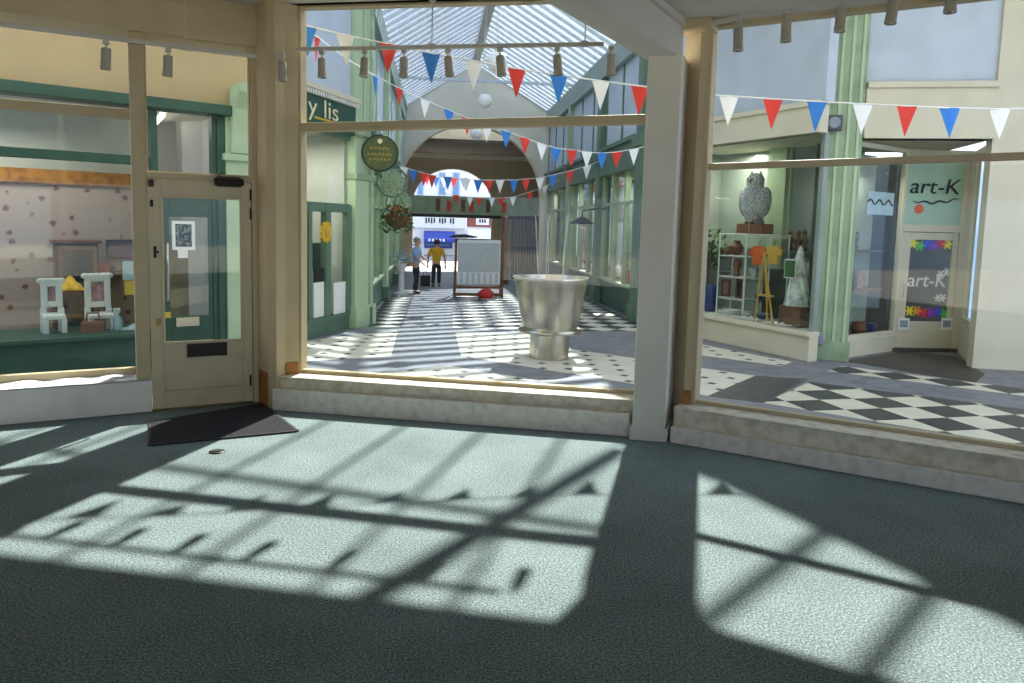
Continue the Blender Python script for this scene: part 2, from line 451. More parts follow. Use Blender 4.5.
# ------------------------------------------------------------------ the shop: wall planes
FL = Fr(gp(155, 411), gp(257, 402))       # door and left window
FM = Fr(gp(272, 410), gp(630, 437))       # main window
FR = Fr(gp(672, 443), gp(970, 495))       # right window
CEIL = 3.565
LOW = 3.30


def P(fr, a, n): return fr.W(a, n).xy


# floor, ceilings, enclosing walls
poly = [P(FL, -3.0, .28), P(FL, .87, .28), P(FM, .1, .33), P(FM, 3.25, .33), P(FR, 0, .33), P(FR, 3.4, .33), Vector((6.2, -4.6)), Vector((-5.6, -4.6))]
struct('floor', MB().prism_xy(poly, -.3, 0), M['carpet'])
polyc = [P(FL, -3.0, .315), P(FL, .87, .315), P(FM, .1, .315), P(FM, 3.25, .315), P(FR, 0.1, .315), P(FR, 3.4, .315), Vector((6.2, -4.6)), Vector((-5.6, -4.6))]
struct('ceiling', MB().prism_xy(polyc, CEIL, CEIL + .2), M['ceiling'])
# the boxed beam running back from the column, lower ceiling on its right
BZ = 3.02
b0 = gp(647, 61, BZ).xy; b1 = gp(681, 57, BZ).xy; b2 = gp(593, 0, BZ).xy; b3 = gp(544, 0, BZ).xy
dl = (b3 - b0).normalized(); dr = (b2 - b1).normalized(); db = (dl + dr).normalized()
nb = Vector((-db.y, db.x)); wb = abs((b1 - b0).dot(nb)) * .5 + abs((b2 - b3).dot(nb)) * .5
mid = (b0 + b1) / 2
nb = nb if nb.dot(b1 - b0) > 0 else -nb
start = mid - db * .05
bl, br = start - nb * wb / 2, start + nb * wb / 2
struct('beam', MB().prism_xy([bl, br, br + db * 9, bl + db * 9], BZ, CEIL), M['ceiling'], bevel=.006)
struct('ceiling_lower', MB().prism_xy([br + nb * -.01, P(FR, -.1, .315), P(FR, 3.4, .315), Vector((6.2, -4.6)), br + db * 9], LOW, CEIL - .002), M['ceiling'])
mb = MB(); mb.prism_xy([br, br + nb * .035, br + nb * .035 + db * 7, br + db * 7], LOW - .05, LOW)
struct('trim_1', mb, M['ceiling'])
struct('wall_left', MB().bar((*P(FL, -2.95, .1), CEIL / 2), (-5.55, -4.6, CEIL / 2), .12, CEIL), M['white_wall'])
struct('wall_right', MB().bar((*P(FR, 3.35, .1), CEIL / 2), (6.2, -4.6, CEIL / 2), .12, CEIL), M['white_wall'])
# unseen back wall, its wide opening added to let in fill light
mb = MB()
mb.box(-5.6, -4.9, -4.66, -4.54, 0, CEIL); mb.box(5.5, 6.2, -4.66, -4.54, 0, CEIL); mb.box(-4.9, 5.5, -4.66, -4.54, 0, .3); mb.box(-4.9, 5.5, -4.66, -4.54, 2.4, CEIL)
struct('wall_back', mb, M['white_wall'])
struct('ground_bounce', MB().box(-18, 18, -30, -4.7, -.2, -.05), M['bounce_ground'])  # unseen ground, added to bounce sunlight up into the room
# outer wall over the windows, up to the roof
for nm, fr, s0, s1 in (('wall_front_left', FL, -3.0, .9), ('wall_front', FM, .0, 3.3), ('wall_front_right', FR, -.1, 3.4)):
    struct(nm, MB().box(s0, s1, .2, .315, CEIL, 6.0), M['creamwall'], fr)
struct('wall_front_end', MB().box(-3.6, -2.42, .2, .45, GZ, CEIL), M['creamwall'], FL)
struct('wall_front_end_right', MB().box(2.62, 3.4, .2, .45, GZ, LOW), M['creamwall'], FR)

# ------------------------------------------------------------------ left window over its white boxing
zb = FL.pix(152, 378, -.02)[1]; sb = FL.pix(152, 396, -.02)[0]
struct('trim_2', MB().box(-2.45, sb, -.02, .3, 0, zb - .02), M['boxwhite'], FL, bevel=.006)
sh = MB().sheet(lambda u, v: (-2.44 + (sb + 2.44) * u, -.03 + .33 * v, zb - .018 + .022 * math.sin(u * 37 + 3 * math.sin(v * 5)) * math.sin(v * 9 + u * 11) * (1 - abs(2 * v - 1) ** 3) + .008), 70, 8)
struct('trim_3', sh, M['peel'], FL, smooth=True)
NG = .3
hz = FL.pix(246, 45, -.03)[1]
m0 = FL.pix(133, 240, .02)[0]; m1 = FL.pix(148, 240, .02)[0]
w1 = Thing('window_1', None, None, FL, (-2.4, NG, zb), kind='structure')
mb = MB(); mb.box(-2.4, m0, NG - .03, NG + .04, zb - .02, zb + .045); mb.box(-2.42, -2.315, NG - .05, NG + .05, zb, hz)
w1.part('window_frame', mb, M['beige'], bevel=.006)
zt = FL.pix(100, 112, NG)[1]
w1.part('transom', MB().box(-2.315, m0 + .01, NG - .04, NG + .04, zt - .04, zt + .04), M['beige'], bevel=.008)
w1.part('mullion', MB().box(m0, m1, -.0, NG + .05, zb - .03, hz), M['beige'], bevel=.01)
w1.part('window_pane', MB().box(-2.315, m0, NG - .004, NG + .004, zb + .04, zt - .03).box(-2.315, m0, NG - .004, NG + .004, zt + .03, hz), M['glass'])
# header beam
struct('trim_4', MB().box(-2.6, .9, -.05, .315, hz, hz + .27).box(-2.6, .9, -.02, .315, hz + .27, CEIL), M['beige'], FL, bevel=.008)
# ------------------------------------------------------------------ door and fanlight
d0, d1 = m1 + .006, FL.pix(252, 300, 0)[0]
dz = FL.pix(200, 181, 0)[1]
dr1 = Thing('door_1', None, None, FL, (d0, 0, 0), kind='structure')
g0, g1, gb, gt = FL.rect(162, 197, 242, 342)
mb = MB(); mb.box(d0, g0, 0, .045, .015, dz); mb.box(g1, d1, 0, .045, .015, dz); mb.box(g0, g1, 0, .045, gt, dz)
p0, p1, pb, pt = FL.rect(166, 358, 246, 388)
mb.box(g0, g1, 0, .045, .015, pb); mb.box(g0, g1, 0, .045, pt, gb); mb.box(p0 - .0, p1, .014, .034, pb, pt)
mb.box(g0, p0, 0, .045, pb, pt) if p0 > g0 else None
if p1 < g1: mb.box(p1, g1, 0, .045, pb, pt)
leaf = dr1.part('door_leaf', mb, M['cream'], bevel=.004)
bd = MB(); bd.frame(g0 - .005, g1 + .005, -.008, .0, gb - .005, gt + .005, .022); bd.box(p0 - .01, p1 + .01, -.01, 0, pb - .016, pb + .002)
dr1.part('glazing_bead', bd, M['cream'], under=leaf, bevel=.003)
dr1.part('door_pane', MB().box(g0, g1, .018, .026, gb, gt), M['glass'])
l0, l1, lb, lt = FL.rect(187, 343, 227, 356)
mb = MB(); mb.frame(l0, l1, -.012, 0, lb, lt, .014); mb.box(l0 + .01, l1 - .01, -.006, -.001, lb + .01, lt - .01)
dr1.part('letter_plate', mb, M['blackmetal'], bevel=.002)
h0, zh1 = FL.pix(167, 262, 0); _, zh0 = FL.pix(167, 300, 0)
mb = MB(); mb.tube([(h0, -.004, zh0), (h0, -.05, zh0 + .015), (h0, -.055, (zh0 + zh1) / 2), (h0, -.05, zh1 - .015), (h0, -.004, zh1)], .011, 10)
hd = dr1.part('pull_handle', mb, M['white_metal'], smooth=True)
e0, ez = FL.pix(158.5, 322, 0)
dr1.part('lock_plate', MB().box(e0 - .018, e0 + .018, -.006, 0, ez - .03, ez + .03).disc_y((e0, ez), .01, -.014, -.005), M['brass'])
e0, ez = FL.pix(155, 252, 0)
dr1.part('latch_plate', MB().box(e0 - .012, e0 + .012, -.008, 0, ez - .05, ez + .05).box(e0 - .006, e0 + .03, -.02, -.008, ez - .01, ez + .01), M['blackmetal'])
c0, c1, cb, ct = FL.rect(214, 177, 243, 187)
mb = MB(); mb.tube([(c0, -.03, (cb + ct) / 2), (c1, -.03, (cb + ct) / 2)], .032, 14); mb.bar((c0 + .03, -.05, ct + .0), (c1 + .12 - .3, -.045, ct + .04), .02, .008); mb.ball((c0 + .09, -.035, (cb + ct) / 2), .036); mb.box(c0 + .02, c1 - .02, -.03, 0, cb, ct)
dr1.part('door_closer', mb, M['blackmetal'], smooth=True)
for py in (195, 214, 380):
    hx, hzz = FL.pix(250.5, py, 0)
    mb = MB(); mb.tube([(hx, -.008, hzz - .05), (hx, -.008, hzz + .05)], .009, 8); dr1.part('hinge', mb, M['blackmetal'])
struct('trim_threshold', MB().box(d0 - .02, d1 + .02, .01, .12, -.01, .02), M['brass'], FL)
# frame round door and fanlight
mb = MB()
mb.box(d1 + .004, .87, -.01, .12, 0, hz); mb.box(m1 - .002, d1 + .01, -.005, .10, dz + .006, dz + .06)
struct('trim_5', mb, M['beige'], FL, bevel=.006)
f1 = Thing('window_4', None, None, FL, (d0, .05, dz), kind='structure')
f1.part('window_frame', MB().frame(m1 - .005, d1 + .01, .02, .09, dz + .05, hz + .01, .02), M['beige'])
f1.part('window_pane', MB().box(m1, d1 + .006, .05, .058, dz + .055, hz), M['glass'])
e0, ez = FL.pix(151, 183, -.01)
struct('trim_6', MB().box(e0 - .02, e0 + .02, -.03, 0, ez - .03, ez + .03).box(e0 - .012, e0 + .012, -.028, 0, ez - .20, ez - .14), M['blackmetal'], FL, bevel=.004)
# the stepped beige post between door and main window
A = P(FL, .865, -.02); B = P(FL, .865, .42)
C1 = P(FM, -.07, .06); C2 = P(FM, .03, .03); C3 = P(FM, .05, .16); C4 = P(FM, .135, .24); C5 = P(FM, .135, .42)
struct('trim_7', MB().prism_xy([A, C1, C2, C3, C4, C5, B], 0, CEIL), M['beige'], bevel=.006)
off = lambda p, k: p + (Vector((CAM.x, CAM.y)) - p).normalized() * k
struct('trim_8', MB().prism_xy([off(A, .012), off(C1, .012), C1, A], .0, .32).prism_xy([off(C3, .014), off(C4, .014), C4, C3], .18, .40), M['wood'], bevel=.003)
# ------------------------------------------------------------------ main window
SG0, SG1 = .13, 3.22
z1 = FM.pix(400, 386, .1)[1]
struct('trim_9', MB().box(0, 3.15, 0, .1, 0, .19), M['kerb'], FM, bevel=.008)
struct('trim_10', MB().box(.0, 3.18, .085, .40, 0, .272).box(.02, 3.18, .07, .42, .272, .292), M['sill'], FM, bevel=.005)
w2 = Thing('window_2', None, None, FM, (SG0, NG, .29), kind='structure')
mb = MB(); mb.box(SG0 - .02, SG0 + .028, NG - .05, NG + .05, .29, CEIL); mb.box(SG1 - .03, SG1 + .03, NG - .05, NG + .05, .29, CEIL); mb.box(SG0, SG1, NG - .03, NG + .04, .288, .325)
mb.box(SG0, SG1, NG - .05, NG + .05, CEIL - .022, CEIL)
w2.part('window_frame', mb, M['beige'], bevel=.006)
zl = FM.pix(303, 128, NG)[1]; zr = FM.pix(645, 119.5, NG)[1]; zt2 = (zl + zr) / 2
w2.part('transom', MB().bar((SG0, NG, zl), (SG1, NG, zr), .09, .078), M['beige'], bevel=.008)
w2.part('window_pane', MB().box(SG0, SG1, NG - .005, NG + .005, .31, zt2 - .03).box(SG0, SG1, NG - .005, NG + .005, zt2 + .03, CEIL - .02), M['glass'])
# ------------------------------------------------------------------ column
cs0 = FM.pix(632, 430, -.05)[0]; cs1 = FM.pix(664, 440, -.05)[0]
cs0 = max(cs0, 3.13)
ct0, ct1 = FM.pix(647, 120, -.05)[0], FM.pix(680, 120, -.05)[0]
struct('column', MB().prism_xy([(cs0, -.06), (cs1, -.06), (cs1 + .085, .36), (cs0, .36)], 0, BZ + .02), M['column'], FM, bevel=.01)
struct('baseboard_column', MB().prism_xy([(cs0 - .02, -.08), (cs1 + .02, -.08), (cs1 + .105, .36), (cs0 - .02, .36)], 0, .11), M['column'], FM, bevel=.006)
# ------------------------------------------------------------------ right window
RG0, RG1 = .075, 2.62
struct('trim_11', MB().box(-.02, 3.3, 0, .09, 0, .13), M['kerb'], FR, bevel=.008)
struct('trim_12', MB().box(-.02, 3.3, .075, .40, 0, .262).box(-.02, 3.3, .06, .42, .262, .28), M['sill'], FR, bevel=.005)
RN = .3
w3 = Thing('window_3', None, None, FR, (RG0, RN, .28), kind='structure')
mb = MB(); mb.box(RG0 - .02, RG0 + .03, RN - .08, RN + .05, .28, LOW + .2); mb.box(RG1 - .04, RG1 + .04, RN - .06, RN + .05, .28, LOW + .2); mb.box(RG0, RG1, RN - .03, RN + .04, .276, .31)
mb.box(RG0, RG1, RN - .05, RN + .05, LOW - .03, LOW + .2)
w3.part('window_frame', mb, M['beige'], bevel=.006)
zl = FR.pix(706, 167, RN)[1]; zr = FR.pix(970, 158, RN)[1]
k = (zr - zl) / (FR.pix(970, 158, RN)[0] - FR.pix(706, 167, RN)[0])
w3.part('transom', MB().bar((RG0, RN, zl), (RG1, RN, zl + k * (RG1 - RG0)), .07, .05), M['beige'], bevel=.008)
w3.part('window_pane', MB().box(RG0, RG1, RN - .005, RN + .005, .30, zl - .02).box(RG0, RG1, RN - .005, RN + .005, zl + .05, LOW), M['glass'])
# post left of the right window, from the column
C6 = FM.W(cs1 - .02, .33).xy; C7 = P(FR, .08, .18)
struct('trim_13', MB().prism_xy([FM.W(cs1 + .04, .34).xy, P(FR, .02, .19), P(FR, .075, .22), P(FR, .075, .5), FM.W(cs1 + .04, .5).xy], 0, LOW + .1), M['beige'], bevel=.006)
struct('trim_14', MB().prism_xy([P(FR, .015, .175), P(FR, .075, .205), P(FR, .075, .22), P(FR, .02, .19)], .14, .40), M['wood'], bevel=.003)
struct('trim_15', MB().box(-.14, .12, .05, .3, LOW - .07, LOW), M['beige'], FR, bevel=.006)

# ------------------------------------------------------------------ doormat and floor plate
c = [gp(150, 446), gp(297, 432), gp(262, 405), gp(151, 423)]
mm = Thing('doormat', 'dark bristle doormat lying in front of the cream glazed door', 'doormat', WORLD, (*c[0].xy, 0))
mm.part('mat_pile', MB().prism_xy([p.xy for p in c], .001, .016), M['mat_dark'], bevel=.004)
mb = MB()
for i in range(4):
    mb.bar(c[i].lerp(c[i], 0) + Vector((0, 0, .009)), c[(i + 1) % 4] + Vector((0, 0, .009)), .03, .012)
mm.part('mat_border', mb, M['dark'])
q = gp(217, 452)
fp = Thing('floor_outlet', 'small dark metal plate set in the sunlit carpet below the doormat', 'floor plate', WORLD, (q.x, q.y, 0), rz=.3)
fp.part('plate', MB().lathe([(.055, .001), (.055, .006), (.045, .010)], (0, 0, 0), 20), M['blackmetal'])
fp.part('flap', MB().box(-.03, .03, -.018, .018, .009, .014), M['dark'])

# ------------------------------------------------------------------ lighting tracks and spotlights
def spot_parts(t, droop, tilt):
    t.part('bracket', MB().box(-.022, .022, -.014, .014, -.035, 0).tube([(0, 0, -.03), (0, 0, -.075)], .008, 8), M['white_metal'])
    mb = MB().lathe([(.030, .0), (.036, -.012), (.036, -.13), (.039, -.14), (.039, -.165), (.035, -.165), (.034, -.15)], (0, 0, 0), 18)
    mb.xf(Matrix.Translation((0, 0, -.065)) @ Matrix.Rotation(tilt, 4, 'X') @ Matrix.Rotation(droop, 4, 'Y'))
    h = t.part('lamp_housing', mb, M['spot'], smooth=True)
    mb = MB().lathe([(.034, -.150), (.03, -.156), (.012, -.135)], (0, 0, 0), 16)
    mb.xf(Matrix.Translation((0, 0, -.065)) @ Matrix.Rotation(tilt, 4, 'X') @ Matrix.Rotation(droop, 4, 'Y'))
    t.part('reflector', mb, M['lens'], under=h)


def make_track(fr, n, z, s0, s1, label, stems, top):
    t = Thing('lighting_track', label, 'lighting track', fr, (s0, n, z))
    t.part('rail', MB().box(s0, s1, n - .017, n + .017, z - .012, z + .02), M['white_metal'], bevel=.003)
    for s in stems:
        t.part('hanging_rod', MB().tube([(s, n, z + .01), (s, n, top)], .006, 8).lathe([(.03, 0), (.03, -.012), (.01, -.03)], (s, n, top), 14), M['white_metal'])
        t.part('clamp', MB().box(s - .03, s + .03, n - .022, n + .022, z - .016, z + .03), M['white_metal'], bevel=.003)
    return t


TN = .2
ztm = (FM.pix(300, 54, TN)[1] + FM.pix(600, 40, TN)[1]) / 2
make_track(FM, TN, ztm, FM.pix(297, 54, TN)[0], FM.pix(604, 40, TN)[0], 'long thin lighting track with lamps hanging across the main window', [FM.pix(432, 40, TN)[0], FM.pix(585, 40, TN)[0]], CEIL)
ordw = ['leftmost', 'second', 'third', 'fourth', 'fifth', 'sixth', 'rightmost']
spots = [(322, 'first white spotlight at the left end of the main window track'), (365, 'second spotlight from the left on the main window track'), (404, 'third spotlight from the left on the main window track'),
         (448, 'fourth spotlight on the main window track, just right of its hanging rod'), (500, 'fifth spotlight from the left on the main window track'),
         (557, 'sixth spotlight on the main window track, left of the column'), (611, 'last spotlight on the main window track, beside the ceiling beam')]
for i, (x, lab) in enumerate(spots):
    s = FM.pix(x, 55, TN)[0]
    t = Thing('track_spotlight', lab, 'spotlight', FM, (s, TN, ztm - .012), group='spotlights on the main window track', rz=0)
    spot_parts(t, random.uniform(-.12, .12), random.uniform(-.1, .1))
LN = -.26
ztl = (FL.pix(60, 30, LN)[1] + FL.pix(248, 58, LN)[1]) / 2
make_track(FL, LN, ztl, FL.pix(40, 30, LN)[0] - .7, FL.pix(257, 58, LN)[0], 'white lighting track running above the door and left window', [FL.pix(186, 45, LN)[0]], CEIL)
for x, lab in ((106, 'white spotlight on the left track in front of the left window'), (168, 'white spotlight on the left track above the door')):
    s = FL.pix(x, 45, LN)[0]
    t = Thing('track_spotlight', lab, 'spotlight', FL, (s, LN, ztl - .012), group='spotlights on the left track', rz=0)
    spot_parts(t, .05, .05)
pos = FM.pix(283, 62, TN)[0]
t = Thing('track_spotlight', 'white spotlight against the beige post beside the main window', 'spotlight', FM, (FM.pix(297, 54, TN)[0] + .015, TN, ztm - .012), group='spotlights on the main window track', rz=0)
pos = FM.pix(283, 62, .0)[0]; t.e.location = FM.W(pos, -.015, FM.pix(283, 56, -.015)[1] + .02)
spot_parts(t, 0, 0)
RNT = .12
for x, y, lab in ((737, 52, 'spotlight at the left end above the right window'), (785, 43, 'second spotlight from the left above the right window'), (840, 33, 'spotlight above the right window, over the green pillar'),
               (892, 25, 'fourth spotlight from the left above the right window'), (950, 14, 'spotlight above the right window nearest the right edge')):
    s, z = FR.pix(x, y, RNT)
    t = Thing('track_spotlight', lab, 'spotlight', FR, (s, RNT, z + .235), group='spotlights above the right window', rz=0)
    spot_parts(t, random.uniform(-.08, .08), -.08)
s0, z0 = FR.pix(737, 52, RNT); s1, z1 = FR.pix(950, 14, RNT)
t = Thing('lighting_track', 'lighting track under the lower ceiling above the right window', 'lighting track', FR, (s0 - .2, RNT, z0 + .235))
t.part('rail', MB().bar((s0 - .2, RNT, z0 + .235 + .014 - .2 * (z1 - z0) / (s1 - s0)), (s1 + .6, RNT, z1 + .249 + .6 * (z1 - z0) / (s1 - s0)), .034, .03), M['white_metal'])
# ------------------------------------------------------------------ arcade: pavement
struct('ground', MB().prism_xy([(-7, 4.2), (13, 3.2), (13, 34), (-7, 34)], GZ - .1, GZ), M['pave'])


def panel(pix, z, m):
    return [gp(x, y, GZ).xy for x, y in pix]


ntr = [15]


def paving(pix, m, h=.003):
    ntr[0] += 1
    struct('trim_%d' % ntr[0], MB().prism_xy([gp(x, y, GZ).xy for x, y in pix], GZ, GZ + h), m)


paving([(300, 342), (398, 330), (391, 356), (300, 362)], M['dots'])
paving([(455, 332), (540, 334), (556, 347), (755, 376), (708, 396), (461, 356)], M['dots'])
paving([(384, 373), (450, 366), (540, 381), (440, 379)], M['dots'], .004)
paving([(660, 339), (698, 344), (792, 362), (782, 366), (698, 355), (655, 349)], M['dots'])
paving([(358, 327), (402, 327), (414, 296), (391, 296)], M['checkfar'])
paving([(453, 328), (520, 331), (640, 331), (640, 325), (575, 293), (452, 296)], M['checkfar'])
paving([(764, 403), (810, 382), (1060, 414), (1090, 457)], M['check'])
paving([(828, 371), (842, 366), (1040, 391), (1040, 398)], M['check'])
paving([(755, 376), (808, 379), (764, 403), (708, 396)], M['pavedark'])
paving([(842, 361), (905, 351), (955, 356), (985, 374), (975, 383)], M['lobby'])

# ------------------------------------------------------------------ arcade: frames of the facades
RS = Fr(gp(702, 339, GZ), gp(807, 362, GZ))          # right splayed display window
RA = Fr((4.35, 28), (4.35, 13.9))                    # right side of the arcade
LS = Fr(gp(309, 339, GZ), gp(362, 325, GZ))          # left splayed shop
LA = Fr((-1.33, 14.0), (-1.22, 28))                  # left side of the arcade
PW = Fr(gp(806, 358, GZ), gp(845, 361, GZ))          # green pillar
K1 = Fr(gp(840, 359, GZ), gp(895, 351, GZ))
KD = Fr(gp(895, 351, GZ), gp(957, 352, GZ))
K2 = Fr(gp(957, 352, GZ), gp(972, 367, GZ))
KF = Fr(gp(845, 361, GZ), gp(972, 368, GZ))
NB = Fr((-4.48, 9.04), (-2.80, 10.06))               # shop on the left
EAVE, RIDGE = 6.0, 7.72


def goods(name, label, cat, group=None):
    return Thing(name, label, cat)


# ------------------------------------------------------------------ roof
def glazed_slope(t, name, a, b, c, d, nb, w=.06):
    """quad a-b (eave) d-c (ridge)"""
    a, b, c, d = map(Vector, (a, b, c, d))
    g = t.part('roof_pane', MB()._add([a, b, c, d], [(0, 1, 2, 3)]), M['roofglass'])
    mb = MB(); up = (b - a).cross(d - a).normalized()
    if up.z < 0: up = -up
    for i in range(nb + 1):
        f = i / nb; mb.bar(a.lerp(b, f) + up * .03, d.lerp(c, f) + up * .03, w, .07, up)
    t.part('glazing_strips', mb, M['roofstrip'])


uc = 1.40
rf = Thing('roof_arcade', None, None, WORLD, (uc, 21, EAVE), kind='structure')
glazed_slope(rf, 'left', (-1.35, 14, EAVE), (-1.25, 28, EAVE), (uc, 28, RIDGE), (uc, 14, RIDGE), 27, .23)
glazed_slope(rf, 'right', (4.35, 14, EAVE), (4.35, 28, EAVE), (uc, 28, RIDGE), (uc, 14, RIDGE), 27, .23)
mb = MB().bar((uc, 13.9, RIDGE), (uc, 28, RIDGE), .26, .18); rf.part('ridge_beam', mb, M['white_metal'])
mb = MB().bar((-1.33, 14, EAVE), (-1.22, 28, EAVE), .22, .2).bar((4.33, 14, EAVE), (4.33, 28, EAVE), .22, .2); mb.box(-1.30, -1.16, 14, 28, EAVE - .5, EAVE).box(4.2, 4.34, 14, 28, EAVE - .5, EAVE); rf.part('gutter', mb, M['eave'])
mb = MB()
for v in (22.5,):
    mb.bar((-1.3, v, EAVE + .05), (4.35, v, EAVE + .05), .06, .08)
    mb.tube([(uc, v, EAVE), (uc, v, RIDGE)], .02, 6)
rf.part('tie_bars', mb, M['bluewall'])
# flat glazed roof over the octagonal concourse in front of the shop
HR = 6.0
gx = lambda p: Vector((p[0], p[1], HR))
sh62 = Vector((.349, .937)) * (6.2 / 1.097)
L1a, L1b = gp(725, 486).xy + sh62, gp(970, 606).xy + sh62; ld = (L1b - L1a).normalized()
edge = L1a + ld * 4.6
cr0 = Thing('roof_concourse', None, None, WORLD, (0, 10, HR), kind='structure')
outline = [(-5.6, 7.5), (-2.0, 6.75), (2.0, 6.1), (edge.x, edge.y), (L1a.x, L1a.y), (3.3, 11.0), (4.35, 14.0), (-1.4, 14.0), (-4.6, 12)]
cr0.part('roof_pane', MB()._add([(x, y, HR) for x, y in outline], [tuple(range(len(outline)))]), M['dimroof'])
mb = MB()
az = math.radians(20.5); rd = Vector((math.sin(az), math.cos(az), 0)); rn = Vector((rd.y, -rd.x, 0))
sh = Vector((.349, .937)) * (HR / 1.097)                          # where the sun drops a roof point to the floor
for k in range(-9, 2):
    c = Vector((.24, 5.34)) + sh
    p = Vector((c.x, c.y, HR + .03)) + rn * (.665 * k)
    lo, hi = -4.2, 3.2
    if k > 0: hi -= 1.15 * k
    if hi > lo: mb.bar(p + rd * lo, p + rd * hi, .055, .06)
az2 = math.radians(50); rd2 = Vector((math.sin(az2), math.cos(az2), 0))
for q, w in (((.43, 4.04), .14), ((1.58, 3.22), .075), ((2.05, 2.8), .075)):
    p = Vector((q[0] + sh.x, q[1] + sh.y, HR + .03)); a = math.radians(39) if w == .14 else az2
    d = Vector((math.sin(a), math.cos(a), 0)); mb.bar(p - d * (2.2 if w == .14 else 1.2), p + d * (1.6 if w == .14 else 1.4), w, .1)
cr0.part('glazing_bars', mb, M['roofbar'])
mb = MB()
pa, pb_ = gp(161, 470).xy + sh, gp(522, 522).xy + sh; d = (pb_ - pa).normalized()
mb.bar((*(pa - d * 1.6), HR - .06), (*(pb_ + d * .9), HR - .06), .06, .07)
cr0.part('purlins', mb, M['greenmid'])
mb = MB().prism_xy([(edge.x, edge.y), (14, edge.y - .5), (14, 19.0), (4.6, 19.0), (4.36, 14.0), (3.3, 11.0), (L1a.x, L1a.y)], HR, HR + .2)
cr0.part('solid_roof', mb, M['creamwall'])  # unseen; shaped to cast the carpet's shade edge and keep sun off the lobby

# ------------------------------------------------------------------ far end: two arches and the passage
AV = 28.0
def arch_wall(name, v, u0, u1, z0, z1, cu, r, spring, m, th=.35, rz=None, gable=None):
    rz = rz or r; mb = MB(); n = 24
    pts = [(cu + r * math.cos(PI * k / n), spring + rz * math.sin(PI * k / n)) for k in range(n + 1)]    # right to left
    top = [(u1, z1)] + ([(gable, RIDGE)] if gable else []) + [(u0, z1)]
    left = [(u0, z0), (pts[-1][0], z0)] if pts[-1][0] - u0 > .01 else [(u0, z0)]
    right = [(pts[0][0], z0), (u1, z0)] if u1 - pts[0][0] > .01 else [(u1, z0)]
    poly = right + top + left + pts[::-1]
    n0 = len(poly)
    mb.prism_xz(poly, v, v + th)
    mb.f = [f for f in mb.f if len(f) == 4]
    # triangulated faces front and back, so that the notch is filled right
    me = bpy.data.meshes.new(name); bm = bmesh.new()
    vs = [bm.verts.new(p) for p in mb.v]
    for f in mb.f: bm.faces.new([vs[i] for i in f])
    bmesh.ops.triangle_fill(bm, edges=[bm.edges.get((vs[i], vs[(i + 1) % n0])) for i in range(n0)], use_beauty=True)
    bmesh.ops.triangle_fill(bm, edges=[bm.edges.get((vs[i + n0], vs[(i + 1) % n0 + n0])) for i in range(n0)], use_beauty=True)
    bmesh.ops.recalc_face_normals(bm, faces=bm.faces); bm.to_mesh(me); bm.free(); me.materials.append(m)
    ob = bpy.data.objects.new(name, me); COL.objects.link(ob); ob['kind'] = 'structure'
    return ob


a0 = at_v(398, 170, AV); a1 = at_v(541, 170, AV); at_ = at_v(470, 127, AV)
acu, ar = (a0.x + a1.x) / 2, (a1.x - a0.x) / 2
arch_wall('wall_arch', AV, -1.6, 4.7, GZ, EAVE, acu, ar, at_.z - ar * .98, M['creamwall'], .35, gable=uc)
mb = MB(); k = 28
pp = [(acu + (ar + .02) * math.cos(PI * i / k), AV - .04, at_.z - ar * .98 + (ar + .02) * math.sin(PI * i / k)) for i in range(k + 1)]
mb.tube(pp, .05, 8)
struct('trim_arch', mb, M['fascia'])
PV = 33.0
zc = at_v(470, 155, PV).z
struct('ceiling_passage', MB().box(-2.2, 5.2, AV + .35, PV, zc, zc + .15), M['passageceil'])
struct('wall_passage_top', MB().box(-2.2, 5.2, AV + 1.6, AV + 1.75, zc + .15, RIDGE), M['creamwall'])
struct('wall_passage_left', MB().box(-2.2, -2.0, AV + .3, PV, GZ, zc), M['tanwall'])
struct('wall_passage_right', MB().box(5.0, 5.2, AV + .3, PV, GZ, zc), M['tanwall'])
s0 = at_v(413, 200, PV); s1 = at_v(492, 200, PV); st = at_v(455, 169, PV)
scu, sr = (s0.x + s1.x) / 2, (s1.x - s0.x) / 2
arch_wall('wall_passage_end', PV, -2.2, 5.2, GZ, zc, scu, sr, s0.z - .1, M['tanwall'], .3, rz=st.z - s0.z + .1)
struct('trim_cornice', MB().box(-2.0, 5.0, PV - .18, PV, zc - .18, zc), M['creamwall'])
g0 = at_v(400, 213, 30.5); g1 = at_v(541, 199, 30.5)
bm_ = Thing('banner_beam', 'long green painted signboard beam spanning the passage under the arch', 'signboard', WORLD, (g0.x, 30.5, g0.z))
bm_.part('board', MB().box(-1.9, 4.9, 30.5, 30.62, g0.z, g1.z), M['green'])
bm_.part('lower_rail', MB().box(-1.9, 4.9, 30.46, 30.66, g0.z - .13, g0.z), M['dark'])
for i, c in enumerate((.1, .55, 1.15, 1.5, 2.2, 2.9)):
    bm_.part('painted_mark', MB().box(c - .09, c + .09, 30.485, 30.5, g0.z + .12, g1.z - .12 - .08 * (i % 2)), M['flagred'] if i % 2 else M['brownwood'])
